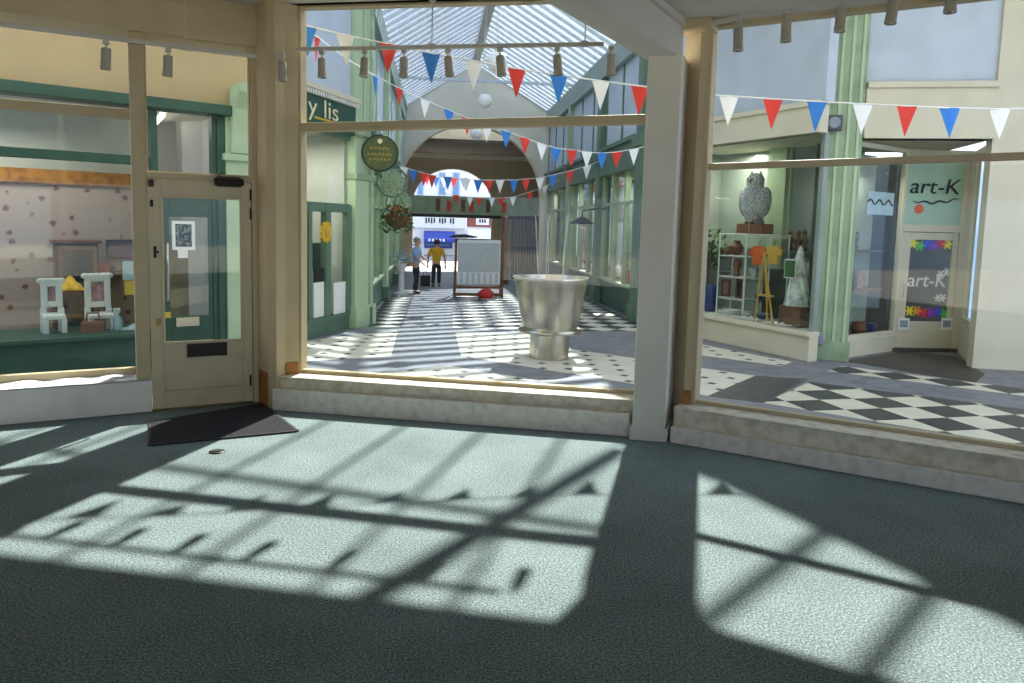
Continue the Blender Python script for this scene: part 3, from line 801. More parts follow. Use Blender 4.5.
# metal gate folded back on the right, and the timber post
gg = Thing('folding_gate', 'dark slatted metal gate folded open at the right of the passage', 'gate', WORLD, (3.4, 26.2, GZ))
z1_ = at_v(522, 216, 26.2).z; x0_ = at_v(511, 250, 26.2).x; x1_ = at_v(538, 250, 26.2).x
mb = MB(); mb.frame(x0_, x1_, 26.2, 26.26, GZ + .02, z1_, .05); gg.part('gate_frame', mb, M['gate'])
for i in range(9):
    c = x0_ + .09 + (x1_ - x0_ - .18) * i / 8; gg.part('gate_bar', MB().box(c - .022, c + .022, 26.21, 26.25, GZ + .05, z1_ - .05), M['gate'])
gg.part('gate_rail', MB().box(x0_, x1_, 26.2, 26.26, GZ + 1.1, GZ + 1.2), M['gate'])
q = at_v(504, 296, 24.0)
single('timber_post', 'tall brown timber post standing right of the white display board', 'post', MB().box(-.11, .11, -.11, .11, 0, at_v(504, 216, 24).z - GZ).box(-.15, .15, -.15, .15, 0, .2), M['brownwood'], WORLD, (at_v(504, 250, 24).x, 24, GZ), bevel=.01, rz=0)

# ------------------------------------------------------------------ the street beyond
struct('ground_street', MB().box(-16, 18, 34, 62, GZ - .12, GZ - .02), M['asphalt'])
SV = 46.0
ST = Fr((0, SV), (1, SV))
def R(x0, y0, x1, y1): return ST.rect(x0, y0, x1, y1, 0)
ss = Thing('street_building', 'bright white shop building across the street with a long white name board', 'building', ST, (0, 0, GZ))
xm = ST.pix(466, 220)[0]
ss.part('wall', MB().box(-12, xm, 0, .6, GZ - .05, 9.5), M['streetwhite'])
a, b, c, d = R(411, 216, 464, 228); fb = ss.part('name_board', MB().box(a, b, -.25, 0, c, d), M['streetwhite'], label='white name board with small dark lettering')
for i in range(11):
    cx = a + .95 + i * .17
    if i in (4, 8): continue
    ss.part('letter', MB().box(cx - .05, cx + .05, -.27, -.25, c + .28 + .05 * (i % 2), d - .12), M['slate'], under=fb)
a, b, c, d = R(424, 231, 455, 240); mb = MB()
mb._add([(a, -.1, d), (b, -.1, d), (b, -1.3, c + .1), (a, -1.3, c + .1), (a, -1.3, c - .12), (b, -1.3, c - .12), (a, -.1, c - .1), (b, -.1, c - .1)], [(0, 1, 2, 3), (3, 2, 5, 4), (0, 3, 4, 6), (1, 7, 5, 2)])
aw = ss.part('awning', mb, M['awningblue'], label='blue canvas shop awning')
for i in range(5):
    cx = a + .35 + i * .22; ss.part('letter', MB().box(cx - .06, cx + .06, -1.32, -1.31, c - .06, c + .1), M['streetwhite'], under=aw)
for i, (x0, x1) in enumerate(((404, 420), (424, 452))):
    a, b, c, d = R(x0, 242, x1, 268); f = ss.part('shop_window', MB().frame(a, b, -.06, 0, GZ + .4, d + .02, .12), M['awningblue'] if i else M['streetwhite'])
    ss.part('pane', MB().box(a + .1, b - .1, -.03, -.005, GZ + .5, d), M['windowblue'], under=f)
for x0, x1 in ((417, 424), (438, 446), (452, 460)):
    a, b, c, d = R(x0, 172, x1, 196); f = ss.part('upper_window', MB().frame(a, b, -.06, 0, c, d, .08), M['bluewall']); ss.part('pane', MB().box(a + .06, b - .06, -.03, -.005, c + .06, d - .06), M['windowblue'], under=f)
sb_ = Thing('street_shop', 'white shop across the street with a red brick band, small sign and white awning', 'building', ST, (xm + 1, 0, GZ))
a, b, c, d = R(466, 215, 503, 227); sb_.part('wall', MB().box(xm + .05, 14, .05, .6, GZ - .05, 9.0), M['streetwhite']); sb_.part('brick_band', MB().box(xm + .08, b + 1.5, .0, .05, c, d), M['redbrick'])
a, b, c, d = R(476, 217, 489, 225); fb = sb_.part('sign', MB().box(a, b, -.06, .05, c, d), M['streetwhite'])
for i in range(3): sb_.part('letter', MB().box(a + .2 + .16 * i, a + .3 + .16 * i, -.075, -.06, c + .14, d - .14), M['slate'], under=fb)
a, b, c, d = R(467, 229, 503, 241); mb = MB()
mb._add([(a, -.1, d), (b, -.1, d), (b, -1.2, c + .1), (a, -1.2, c + .1), (a, -1.2, c), (b, -1.2, c)], [(0, 1, 2, 3), (3, 2, 5, 4)])
sb_.part('awning', mb, M['streetwhite'], label='white canvas shop awning', solid=.03)
a, b, c, d = R(468, 244, 500, 270); f = sb_.part('shop_window', MB().frame(a, b, -.02, .05, GZ + .4, d, .12), M['streetwhite']); sb_.part('pane', MB().box(a + .1, b - .1, .0, .04, GZ + .5, d - .1), M['windowblue'], under=f)

# ------------------------------------------------------------------ right splayed shop: the gallery window
zs = RS.pix(755, 327, 0)[1]; zst = RS.pix(755, 323, 0)[1]
sA, sB = -1.2, RS.pix(808, 360, 0)[0]
zf0 = (RS.pix(712, 147)[1] + RS.pix(815, 132)[1]) / 2; zf1 = (RS.pix(712, 118)[1] + RS.pix(815, 103)[1]) / 2
zf_gallery = zf0
sp = Thing('gallery_shopfront', 'pale green and cream gallery shopfront with a full display window, right of the arcade', 'shopfront', RS, ((sA + sB) / 2, 0, GZ))
sp.part('stall_riser', MB().box(sA, sB, 0, .2, GZ, zs), M['fascia'], bevel=.01)
sp.part('sill', MB().box(sA, sB, -.06, .22, zs, zst), M['fascia'], bevel=.008)
sp.part('display_floor', MB().prism_xy([(sA, .2), (sB - .1, .2), (sB - .6, 1.35), (sA, 1.35)], zs - .05, zst - .01), M['whitewood'])
sp.part('fascia', MB().box(sA - .0, sB, -.10, .1, zf0, zf1).box(sA - .0, sB, -.15, .1, zf1 - .08, zf1), M['fascia'], bevel=.01)
sp.part('soffit', MB().prism_xy([(sA, .0), (sB - .1, .0), (sB - .6, 1.35), (sA, 1.35)], zf0 - .0, zf0 + .06), M['fascia'])
sp.part('upper_wall', MB().box(sA - .0, sB, 0, .2, zf1, EAVE + .05), M['bluewall'])
mb = MB()
for x in (sA + .03, sA + .8): mb.box(x - .03, x + .03, .03, .09, zst, zf0)
sp.part('mullion', mb, M['greenmid'])
sp.part('display_pane', MB().box(sA, sB, .06, .068, zst, zf0), M['shopglass'])
sp.part('back_wall', MB().box(sA, sB - .6, 1.3, 1.4, zs, zf0), M['interiorgreen'])
sp.part('side_wall', MB().prism_xy([(sB - .12, .12), (sB - .06, .12), (sB - .56, 1.4), (sB - .62, 1.4)], zs, zf0), M['interiorgreen'])
a, b, _, _ = RS.rect(769, 176, 787, 256, 1.2)
sp.part('inner_strip', MB().box(a, b, 1.1, 1.29, zst, zf0), M['greenlight'], bevel=.01)  # pale green upright box before the back wall
a, b, _, zq = RS.rect(697, 249, 815, 251, 1.0)
sp.part('far_side_wall', MB().box(sA, sA + .08, .1, 1.4, zs, zf0), M['interiorgreen'])
sp.part('inner_shelf', MB().box(sA + .1, sB - .55, .95, 1.29, zq - .03, zq), M['greenmid'])
# green pillar between the two right-hand shops
p0, p1 = PW.pix(808, 358)[0], PW.pix(846, 361)[0]
w = p1 - p0
gpz = Thing('pillar', None, None, PW, (0, 0, GZ), kind='structure')
wt = PW.pix(832, 20, 0)[0], PW.pix(862, 20, 0)[0]
gpz.part('shaft', MB().box(p0, p1, -.04, .3, GZ, EAVE), M['green'], bevel=.012)
mb = MB()
for f in (.1, .36, .62, .88):
    x = p0 + w * f; mb.box(x - .022, x + .022, -.06, -.03, GZ + .25, EAVE)
gpz.part('fillets', mb, M['greenlight'], bevel=.004)
gpz.part('plinth', MB().box(p0 - .03, p1 + .03, -.08, .3, GZ, GZ + .3), M['green'], bevel=.01)
a, b, c, d = PW.rect(826, 116, 842, 131, -.06)
sk = Thing('wall_lamp', 'dark grey square lamp fixed high on the pale green pillar', 'lamp', PW, ((a + b) / 2, -.02, c))
sk.part('housing', MB().box(a, b, -.18, -.062, c, d), M['darkbox'], bevel=.015); sk.part('face', MB().disc_y(((a + b) / 2, (c + d) / 2), (b - a) * .36, -.19, -.178, 20), M['greybox'])
a, b, c, d = PW.rect(810, 332, 823, 344, -.06)
sk = Thing('junction_box', 'small grey electrical box low on the pale green pillar', 'junction box', PW, ((a + b) / 2, -.02, c))
sk.part('box', MB().box(a, b, -.14, -.082, c, d), M['greybox'], bevel=.012); sk.part('cable', MB().tube([((a + b) / 2, -.09, c), ((a + b) / 2, -.09, c - .12)], .012, 8), M['greybox'])

# ------------------------------------------------------------------ the art shop, recessed behind a lobby
kz0 = (KF.pix(858, 143)[1] + KF.pix(969, 135)[1]) / 2; kz1 = (KF.pix(858, 88)[1] + KF.pix(969, 77)[1]) / 2
ks = Thing('art_shopfront', 'cream art shopfront with a recessed glazed door, right of the green pillar', 'shopfront', KF, (KF.L / 2, 0, GZ))
mb = MB().box(.02, KF.L, -.05, .2, kz0, kz1); mb.box(.02, KF.L, -.12, .2, kz1 - .09, kz1).box(.02, KF.L, -.08, .2, kz0, kz0 + .06)
ks.part('fascia', mb, M['fascia'], bevel=.01)
ks.part('upper_wall', MB().box(-.05, KF.L, .05, .25, kz1, EAVE + .05), M['bluewall'])
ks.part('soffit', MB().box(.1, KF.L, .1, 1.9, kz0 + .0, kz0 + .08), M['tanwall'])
def kpart(fr, name, mb, m, **kw):
    T = Matrix.Translation(fr.W(0)) @ Matrix.Rotation(fr.a, 4, 'Z'); K = Matrix.Translation(KF.W(0)) @ Matrix.Rotation(KF.a, 4, 'Z')
    mb.xf(K.inverted() @ T); return ks.part(name, mb, m, **kw)
# side window
z_s = K1.pix(868, 338)[1]
kpart(K1, 'stall_riser', MB().box(-.02, K1.L, 0, .15, GZ, z_s), M['fascia'], bevel=.01)
f = kpart(K1, 'window_frame', MB().frame(0, K1.L, .02, .1, z_s, kz0, .07), M['fascia'], bevel=.006)
kpart(K1, 'side_pane', MB().box(.06, K1.L - .06, .055, .062, z_s + .05, kz0 - .05), M['shopglass'], under=f)
a, b, c, d = K1.rect(868, 192, 894, 215, .04)
kpart(K1, 'sign_reflection', MB().box(a, b, .045, .05, c, d), M['paperblue'], label='reflected door sign in the side window, built as a pale panel with dark swash')  # reflection of the lettered sign, modelled as a panel
mb = MB(); mb.tube([(a + (b - a) * i / 14, .04, c + (d - c) * (.55 + .12 * math.sin(i * 1.3))) for i in range(15)], .012, 6)
kpart(K1, 'window_backing', MB().box(.1, K1.L - .1, .51, .53, z_s, kz0 - .1), M['interiorgreen'])
kpart(K1, 'swash', mb, M['slate'])  # stroke of the reflected sign
a, b, c, d = K1.rect(850, 305, 888, 345, .6)
kpart(K1, 'display_shelf', MB().box(.1, K1.L, .2, .5, z_s - .05, z_s).box(.1, K1.L, .3, .5, z_s + .75, z_s + .78).box(.1, K1.L, .3, .5, z_s + 1.4, z_s + 1.43), M['brownwood'])
# door
dzt = KD.pix(925, 232)[1]; dx0, dx1 = KD.pix(899, 290)[0], KD.pix(956, 290)[0]
mb = MB(); mb.box(-.06, dx0, .0, .12, GZ, kz0).box(dx1, KD.L + .06, .0, .12, GZ, kz0).box(dx0, dx1, .0, .12, dzt, dzt + .12).box(dx0, dx1, 0, .12, kz0 - .1, kz0)
kpart(KD, 'door_frame', mb, M['fascia'], bevel=.008)
a, b, c, d = KD.rect(909, 240, 951, 322)
mb = MB(); mb.box(dx0 + .01, a, .03, .08, GZ + .03, dzt - .01).box(b, dx1 - .01, .03, .08, GZ + .03, dzt - .01).box(a, b, .03, .08, d, dzt - .01).box(a, b, .03, .08, GZ + .03, c).box(a + .05, b - .05, .02, .03, GZ + .15, c - .12)
dd = kpart(KD, 'door', mb, M['fascia'], bevel=.006)
kpart(KD, 'door_pane', MB().box(a, b, .05, .058, c, d), M['shopglass'], under=dd)
hx, hz_ = KD.pix(903, 290)
kpart(KD, 'door_handle', MB().tube([(hx, .0, hz_ - .12), (hx, -.03, hz_ - .1), (hx, -.03, hz_ + .1), (hx, .0, hz_ + .12)], .014, 8), M['white_metal'], under=dd)
kpart(KD, 'step', MB().box(-.1, KD.L + .1, -.05, .15, GZ, GZ + .06), M['pavedark'])
a, b, c, d = KD.rect(910, 170, 962, 214, .05)
kpart(KD, 'fanlight', MB().box(dx0, dx1, .05, .058, dzt + .12, kz0 - .1), M['mint'], label='pale mint glass panel over the door, lettered art-K in black')
ks_txt = []
def ktext(fr, name, body, size, s, n, z, m, shear=0, sx=1.0):
    T = Matrix.Translation(fr.W(0)) @ Matrix.Rotation(fr.a, 4, 'Z'); K = Matrix.Translation(KF.W(0)) @ Matrix.Rotation(KF.a, 4, 'Z')
    p = K.inverted() @ T @ Vector((s, n, z))
    return ks.text(name, body, size, p, m, shear=shear, sx=sx, rot=(PI / 2, 0, fr.a - KF.a))
s_, z_ = KD.pix(936, 187)
ktext(KD, 'lettering', 'art-K', .36, s_, .035, z_, M['slate'], .15, 1.15)
s0_, z0_ = KD.pix(915, 201); s1_, z1_ = KD.pix(960, 199)
mb = MB(); mb.tube([(s0_ + (s1_ - s0_) * i / 20, .04, z0_ + (z1_ - z0_) * i / 20 - .02 * math.sin(i * .95) - .04 * math.sin(PI * i / 20)) for i in range(21)], [.006 + .012 * math.sin(PI * i / 20) for i in range(21)], 6)
kpart(KD, 'underline_swash', mb, M['slate'])
a, b, c, d = KD.rect(914, 205, 924, 213, .04)
kpart(KD, 'orange_sticker', MB().disc_y(((a + b) / 2, (c + d) / 2), .08, .036, .046, 12), M['orange'])
def blossom(fr, px, py, r, m, nm='flower_sticker'):
    s, z = fr.pix(px, py, .03); mb = MB(); n = 30
    mb.prism_xz([(s + r * (.72 + .28 * math.cos(6 * 2 * PI * k / n)) * math.cos(2 * PI * k / n), z + r * (.72 + .28 * math.cos(6 * 2 * PI * k / n)) * math.sin(2 * PI * k / n)) for k in range(n)], .036, .044)
    kpart(fr, nm, mb, m)
for i, (x, y) in enumerate(((913, 243), (920, 246), (928, 244), (935, 246), (942, 243), (948, 244))): blossom(KD, x, y, .105, FLOWERS[(0, 1, 2, 3, 4, 0)[i]])
for i, (x, y) in enumerate(((910, 311), (917, 311), (924, 313), (931, 313), (938, 312), (945, 314))): blossom(KD, x, y, .10, FLOWERS[(0, 5, 4, 3, 2, 1)[i]])
s_, z_ = KD.pix(928, 281)
ktext(KD, 'white_lettering', 'art-K', .33, s_, .034, z_, M['paper'], .1, .98)
for k_, (x, y) in enumerate(((941, 275), (938, 298), (943, 298), (947, 272))):
    s, z = KD.pix(x, y, .03); mb = MB()
    for q in range(3): mb.bar((s - .07 * math.cos(q * PI / 3 + k_), .04, z - .07 * math.sin(q * PI / 3 + k_)), (s + .07 * math.cos(q * PI / 3 + k_), .04, z + .07 * math.sin(q * PI / 3 + k_)), .012, .02)
    kpart(KD, 'star_sticker', mb, M['paper'])
for x0, x1, lab in ((898, 909, 'small notice fixed left of the door panel'), (941, 952, 'small notice fixed right of the door panel')):
    a, b, c, d = KD.rect(x0, 318, x1, 330, .02); f = kpart(KD, 'notice', MB().box(a, b, .012, .024, c, d), M['paper'], label=lab); kpart(KD, 'notice_print', MB().box(a + .03, b - .03, .008, .012, c + .05, d - .04), M['greybox'], under=f)
# return window on the right
kpart(K2, 'stall_riser_right', MB().box(0, K2.L, 0, .15, GZ, GZ + .5), M['fascia'], bevel=.01)
kpart(K2, 'window_frame_right', MB().frame(0, K2.L, .02, .1, GZ + .5, kz0, .12), M['fascia'], bevel=.006)
kpart(K2, 'right_pane', MB().box(.1, K2.L - .1, .05, .058, GZ + .55, kz0 - .1), M['shopglass'])
kpart(KF, 'end_wall', MB().box(KF.L, KF.L + 3.2, .0, .2, GZ, EAVE), M['fascia'])
# room behind
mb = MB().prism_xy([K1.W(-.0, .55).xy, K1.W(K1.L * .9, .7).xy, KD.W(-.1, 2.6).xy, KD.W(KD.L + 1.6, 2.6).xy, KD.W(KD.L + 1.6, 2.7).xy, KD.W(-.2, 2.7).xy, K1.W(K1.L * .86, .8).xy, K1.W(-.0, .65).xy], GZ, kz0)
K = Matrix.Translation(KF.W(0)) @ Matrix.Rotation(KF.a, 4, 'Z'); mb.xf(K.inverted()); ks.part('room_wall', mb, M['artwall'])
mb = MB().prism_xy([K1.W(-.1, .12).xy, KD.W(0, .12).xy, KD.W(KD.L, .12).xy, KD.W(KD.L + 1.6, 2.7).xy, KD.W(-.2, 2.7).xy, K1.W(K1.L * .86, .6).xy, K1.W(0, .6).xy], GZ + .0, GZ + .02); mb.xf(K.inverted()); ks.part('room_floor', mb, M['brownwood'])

# ------------------------------------------------------------------ left splayed shop
sA, sB = -1.25, LS.pix(350, 300)[0]
zf0 = 3.22; zf1 = 3.86
ls = Thing('green_shopfront', 'dark and pale green shopfront with gold fascia lettering, left side of the arcade', 'shopfront', LS, ((sA + sB) / 2, 0, GZ))
zt_ = LS.pix(330, 204)[1]; zb_ = LS.pix(330, 316)[1]
ls.part('fascia', MB().box(sA, sB, -.10, .1, zf0, zf1 - .08), M['greendark'], bevel=.008)
mb = MB().box(sA, sB + .05, -.2, .1, zf1 - .08, zf1)
ls.part('cornice', mb, M['fascia'])
mb = MB(); nd = 34
for i in range(nd):
    x = sA + (sB - sA) * (i + .5) / nd; mb.box(x - .025, x + .025, -.17, -.1, zf1 - .15, zf1 - .08)
ls.part('dentils', mb, M['whitewood'])
ls.part('upper_wall', MB().box(sA, sB, 0, .25, zf1, EAVE + .05), M['bluewall'])
s_, z_ = LS.pix(318, 112)
ls.text('lettering', "y lis", .42, (s_, -.115, LS.pix(318, 110)[1]), M['goldwhite'], sx=1.5)
a_, z2 = LS.pix(322, 122)
ls.text('small_lettering', 'gifts', .01, (a_, -.115, z2), M['goldwhite']) if False else None
mb = MB()
for i in range(16): mb.ball((LS.pix(309 + i * 1.7, 117 + i * .45)[0], -.105, zf0 + .13), .022, 8, 5)
ls.part('gold_beading', mb, M['gold'])
mb = MB(); mb.box(sA, sB, 0, .12, GZ, zb_).box(sA, sB, -.02, .12, zb_ - .06, zb_)
ls.part('stall_riser', mb, M['greenmid'], bevel=.008)
mb = MB(); mb.box(sA, sB, 0, .1, zt_ - .14, zt_ + .02).box(sA, sB, 0, .1, zf0 - .08, zf0)
ls.part('transom_rail', mb, M['greenmid'], bevel=.008)
s_a, s_b, s_c = LS.pix(310, 260)[0], LS.pix(328, 260)[0], LS.pix(349, 260)[0]
for x, w_ in ((s_a, .1), (s_b, .16), (s_c, .14), (sA + .05, .1), ((sA + s_a) / 2, .1)):
    ls.part('door_stile', MB().box(x - w_ / 2, x + w_ / 2, -.02, .1, zb_, zt_), M['greenmid'], bevel=.008)
ls.part('shop_pane', MB().box(sA, sB, .05, .058, zb_, zf0), M['shopglass'])
ls.part('back_wall', MB().box(sA, sB, 1.4, 1.5, GZ, zf0), M['interior'])
ls.part('end_wall', MB().box(sA, sA + .08, .0, 1.5, GZ, EAVE).box(sB - .05, sB + .03, .1, 1.5, GZ, zf0).box(sA, sB, .1, 1.5, zf0, zf0 + .06), M['interior'])
ls.part('display_floor', MB().box(sA, sB, .12, 1.4, zb_ - .3, zb_ - .25), M['interior'])
for x0, x1, lab in ((314, 327, 'left white poster low in the green doors'), (334, 348, 'right white poster low in the green doors')):
    a, b, c, d = LS.rect(x0, 282, x1, 317, .03)
    ls.part('poster', MB().box(a, b, .03, .045, c, d), M['paper'], label=lab)
a, b, c, d = LS.rect(314, 268, 327, 282, .03)
ls.part('dark_card', MB().box(a, b, .03, .045, c, d), M['slate'])
a, b, c, d = LS.rect(313, 243, 327, 252, .3)
ls.part('inner_panel', MB().box(a, b, .3, .33, c - .3, d), M['greendark'])
s_, z_ = LS.pix(327, 232, -.05)
ro = Thing('rosette', 'golden yellow rosette hanging on the green shop doors', 'rosette', LS, (s_, -.06, z_))
mb = MB(); n = 40
mb.prism_xz([(s_ + .17 * (1 + .14 * math.cos(12 * 2 * PI * k / n)) * math.cos(2 * PI * k / n), z_ + .17 * (1 + .14 * math.cos(12 * 2 * PI * k / n)) * math.sin(2 * PI * k / n)) for k in range(n)], -.05, -.022)
ro.part('petals', mb, M['yellow']); ro.part('centre', MB().disc_y((s_, z_), .08, -.07, -.05, 18), M['gold'])
# pale green pilaster at its corner
s0_, s1_ = LS.pix(353, 260, -.05)[0], LS.pix(371, 260, -.05)[0]
pl = Thing('pilaster', None, None, LS, (s0_, 0, GZ), kind='structure')
pl.part('shaft', MB().box(s0_, s1_, -.1, .3, GZ, EAVE), M['greenlight'], bevel=.012)
pl.part('base', MB().box(s0_ - .04, s1_ + .04, -.15, .3, GZ, GZ + .4), M['greenlight'], bevel=.01)
zq = LS.pix(361, 178)[1]; pl.part('band', MB().box(s0_ - .03, s1_ + .03, -.14, .3, zq - .05, zq + .06), M['green'], bevel=.008)
zq = LS.pix(361, 135)[1]; pl.part('capital', MB().box(s0_ - .06, s1_ + .06, -.18, .3, zq - .05, zq + .15), M['green'], bevel=.01)

# ------------------------------------------------------------------ side facades of the arcade
def side_front(fr, name, label, s0, s1, bays, sgn, zr=.35, zfa=(2.75, 3.4), mats=('greenmid', 'green'), first=None):
    t = Thing(name, label, 'shopfront', fr, ((s0 + s1) / 2, 0, GZ))
    t.part('stall_riser', MB().box(s0, s1, 0, .15, GZ, zr), M['greendark'], bevel=.006)
    t.part('sill', MB().box(s0, s1, -.06, .15, zr, zr + .06), M[mats[1]], bevel=.006)
    t.part('fascia', MB().box(s0, s1, -.12, .1, zfa[0], zfa[1]).box(s0, s1, -.2, .1, zfa[1], zfa[1] + .1), M[mats[0]], bevel=.008)
    for i in range(bays + 1):
        x = s0 + (s1 - s0) * i / bays
        t.part('mullion', MB().box(x - .05, x + .05, -.03, .1, zr + .06, zfa[0]), M[mats[1]], bevel=.006)
    t.part('transom_rail', MB().box(s0, s1, 0, .08, zfa[0] - .75, zfa[0] - .68), M[mats[1]])
    t.part('shop_pane', MB().box(s0, s1, .04, .048, zr + .06, zfa[0]), M['shopglass'])
    t.part('back_wall', MB().box(s0, s1, 1.3, 1.4, GZ, zfa[0]), M['interior'])
    t.part('display_floor', MB().box(s0, s1, .15, 1.3, zr - .05, zr), M['brownwood'])
    t.part('ceiling_panel', MB().box(s0, s1, .1, 1.4, zfa[0], zfa[0] + .05), M['interior'])
    return t


def upper_wall(name, fr, s0, s1, z0, m, lines=0, gm='bluewall'):
    t = Thing(name, None, None, fr, ((s0 + s1) / 2, 0, z0), kind='structure')
    t.part('panel', MB().box(s0, s1, .0, .25, z0, EAVE + .05), m)
    mb = MB()
    for i in range(lines + 1):
        x = s0 + (s1 - s0) * i / max(1, lines); mb.box(x - .035, x + .035, -.03, 0, z0, EAVE)
    t.part('cover_strips', mb, M[gm])
    return t


lf = [(.35, 4.2, 'green arcade shopfront just past the pale pilaster, left side'), (4.7, 8.8, 'second green shopfront along the left side of the arcade'), (9.3, 13.9, 'green shopfront on the left side of the arcade next to the arch')]
for s0, s1, lab in lf: side_front(LA, 'arcade_shopfront', lab, s0, s1, 3, 1)
for i, s in enumerate((.1, 4.45, 9.05)):
    t = Thing('pilaster', None, None, LA, (s, 0, GZ), kind='structure')
    t.part('shaft', MB().box(s - .2, s + .2, -.12, .2, GZ, EAVE), M['greenlight' if i else 'green'], bevel=.01)
    t.part('base', MB().box(s - .24, s + .24, -.16, .2, GZ, GZ + .35), M['greenmid'], bevel=.01); t.part('capital', MB().box(s - .26, s + .26, -.2, .2, 3.2, 3.45), M['greenmid'], bevel=.01)
upper_wall('wall_arcade_left', LA, -.3, 14.0, 3.5, M['bluewall'], 6, 'greenlight')
rfz = [(.1, 4.6, 'green arcade shopfront on the right side next to the arch'), (5.0, 9.0, 'green shopfront midway along the right side of the arcade'), (9.4, 12.8, 'green shopfront on the right side of the arcade behind the steel planter')]
for s0, s1, lab in rfz: side_front(RA, 'arcade_shopfront', lab, s0, s1, 3, 1, zfa=(3.0, 3.6))
for i, s in enumerate((4.8, 9.2, 13.0)):
    t = Thing('pilaster', None, None, RA, (s, 0, GZ), kind='structure')
    t.part('shaft', MB().box(s - .2, s + .2, -.14, .2, GZ, EAVE), M['greenmid' if i else 'green'], bevel=.01)
    t.part('base', MB().box(s - .24, s + .24, -.18, .2, GZ, GZ + .35), M['greenmid'], bevel=.01); t.part('capital', MB().box(s - .26, s + .26, -.22, .2, 3.4, 3.65), M['greenmid'], bevel=.01)
upper_wall('wall_arcade_right', RA, 0, 14.3, 3.7, M['bluewall'], 9, 'greenmid')

# ------------------------------------------------------------------ the shop on the left, seen through our left window
hc = (NB.pix(60, 87)[1] + NB.pix(222, 108)[1]) / 2
n0, n1 = -2.6, NB.pix(226, 260)[0]
nf = Thing('left_shopfront', 'dark green shopfront with a cream fascia, seen through the left window and door', 'shopfront', NB, (0, 0, GZ))
nf.part('cream_fascia', MB().box(n0, n1 + .9, -.05, .25, hc, EAVE + .05), M['nbfascia'])
nf.part('cornice', MB().box(n0, n1 + .35, -.22, .12, hc - .13, hc), M['greendark'], bevel=.01)
zs_ = NB.pix(95, 338)[1]; zm = NB.pix(95, 157)[1]
sd0, sd1 = NB.pix(158, 260)[0], NB.pix(213, 260)[0]
nf.part('stall_riser', MB().box(n0, sd0, 0, .15, GZ, zs_), M['greendark'], bevel=.008)
nf.part('sill', MB().box(n0, sd0, -.05, .4, zs_ - .02, zs_ + .03), M['greendark'], bevel=.006)
nf.part('transom_rail', MB().box(n0, sd0, -.02, .1, zm - .06, zm + .05), M['greendark'], bevel=.006)
nf.part('display_pane', MB().box(n0, sd0, .03, .038, zs_, hc - .12), M['shopglass'])
nf.part('mullion', MB().box(n0 + 1.1, n0 + 1.2, -.02, .1, zs_, hc - .1).box(sd0 - .06, sd0 + .02, -.03, .12, GZ, hc - .1), M['greendark'])
zw = NB.pix(100, 186, 2.2)[1]
nf.part('back_wall', MB().box(n0, n1 + .2, 2.3, 2.4, GZ, hc), M['interior'])
nf.part('papered_wall', MB().box(n0, sd0 + .2, 2.26, 2.3, GZ, zw), M['wallpaper'], label='floral papered lower wall')
nf.part('picture_rail', MB().box(n0, sd0 + .2, 2.2, 2.26, zw, zw + .2), M['wood'])
nf.part('room_ceiling', MB().box(n0, n1 + .2, .1, 2.4, hc - .02, hc + .05), M['ceiling'])
nf.part('room_floor', MB().box(n0, n1 + .2, .1, 2.4, GZ, GZ + .02), M['brownwood'])
nf.part('side_wall', MB().box(n1 + .1, n1 + .2, .3, 2.4, GZ, hc), M['interior'])
nf.part('display_deck', MB().box(n0, sd0 - .05, .2, 1.2, zs_ - .05, zs_), M['greendark'])
# its door
zd = NB.pix(185, 198)[1]
a, b, c, d = NB.rect(170, 217, 209, 316)
mb = MB(); mb.box(sd0 + .02, a, .0, .05, GZ + .02, zd).box(b, sd1, 0, .05, GZ + .02, zd).box(a, b, 0, .05, d, zd).box(a, b, 0, .05, GZ + .02, c)
dl_ = nf.part('door', mb, M['greendark'], bevel=.006)
nf.part('door_pane', MB().box(a, b, .02, .028, c, d), M['shopglass'], under=dl_)
a, b, c, d = NB.rect(176, 317, 199, 326); mb = MB().frame(a, b, -.02, 0, c, d, .02).box(a + .02, b - .02, -.012, 0, c + .02, d - .02); nf.part('letter_plate', mb, M['chrome'], under=dl_)
hx, h1 = NB.pix(166.5, 241); h0_ = NB.pix(166.5, 298)[1]
nf.part('door_handle', MB().tube([(hx, -.0, h0_), (hx, -.05, h0_ + .03), (hx, -.05, h1 - .03), (hx, 0, h1)], .014, 8), M['chrome'], under=dl_)
a, b, c, d = NB.rect(172, 221, 195, 250, -.01)
f = nf.part('door_poster', MB().frame(a, b, -.012, .0, c, d, .04), M['paper'], under=dl_, label='framed leafy black and white poster on the door'); nf.part('poster_print', MB().box(a + .03, b - .03, -.008, 0, c + .03, d - .03), M['leafprint'], under=dl_)
a, b, c, d = NB.rect(178, 250, 188, 258, -.01); nf.part('door_note', MB().box(a, b, -.006, 0, c, d), M['paper'], under=dl_)
a, b, c, d = NB.rect(164, 312, 171, 318, -.01); nf.part('door_sticker', MB().box(a, b, -.006, -.001, c, d), M['paperyellow'], under=dl_)
nf.part('fanlight_rail', MB().box(sd0, n1, -.02, .1, zd, zd + .1).box(sd1, sd1 + .08, -.02, .12, GZ, hc), M['greendark'])
nf.part('inner_screen', MB().box(sd0 + .1, sd1 - .1, .9, .95, GZ, zd - .5), M['tanwall'])
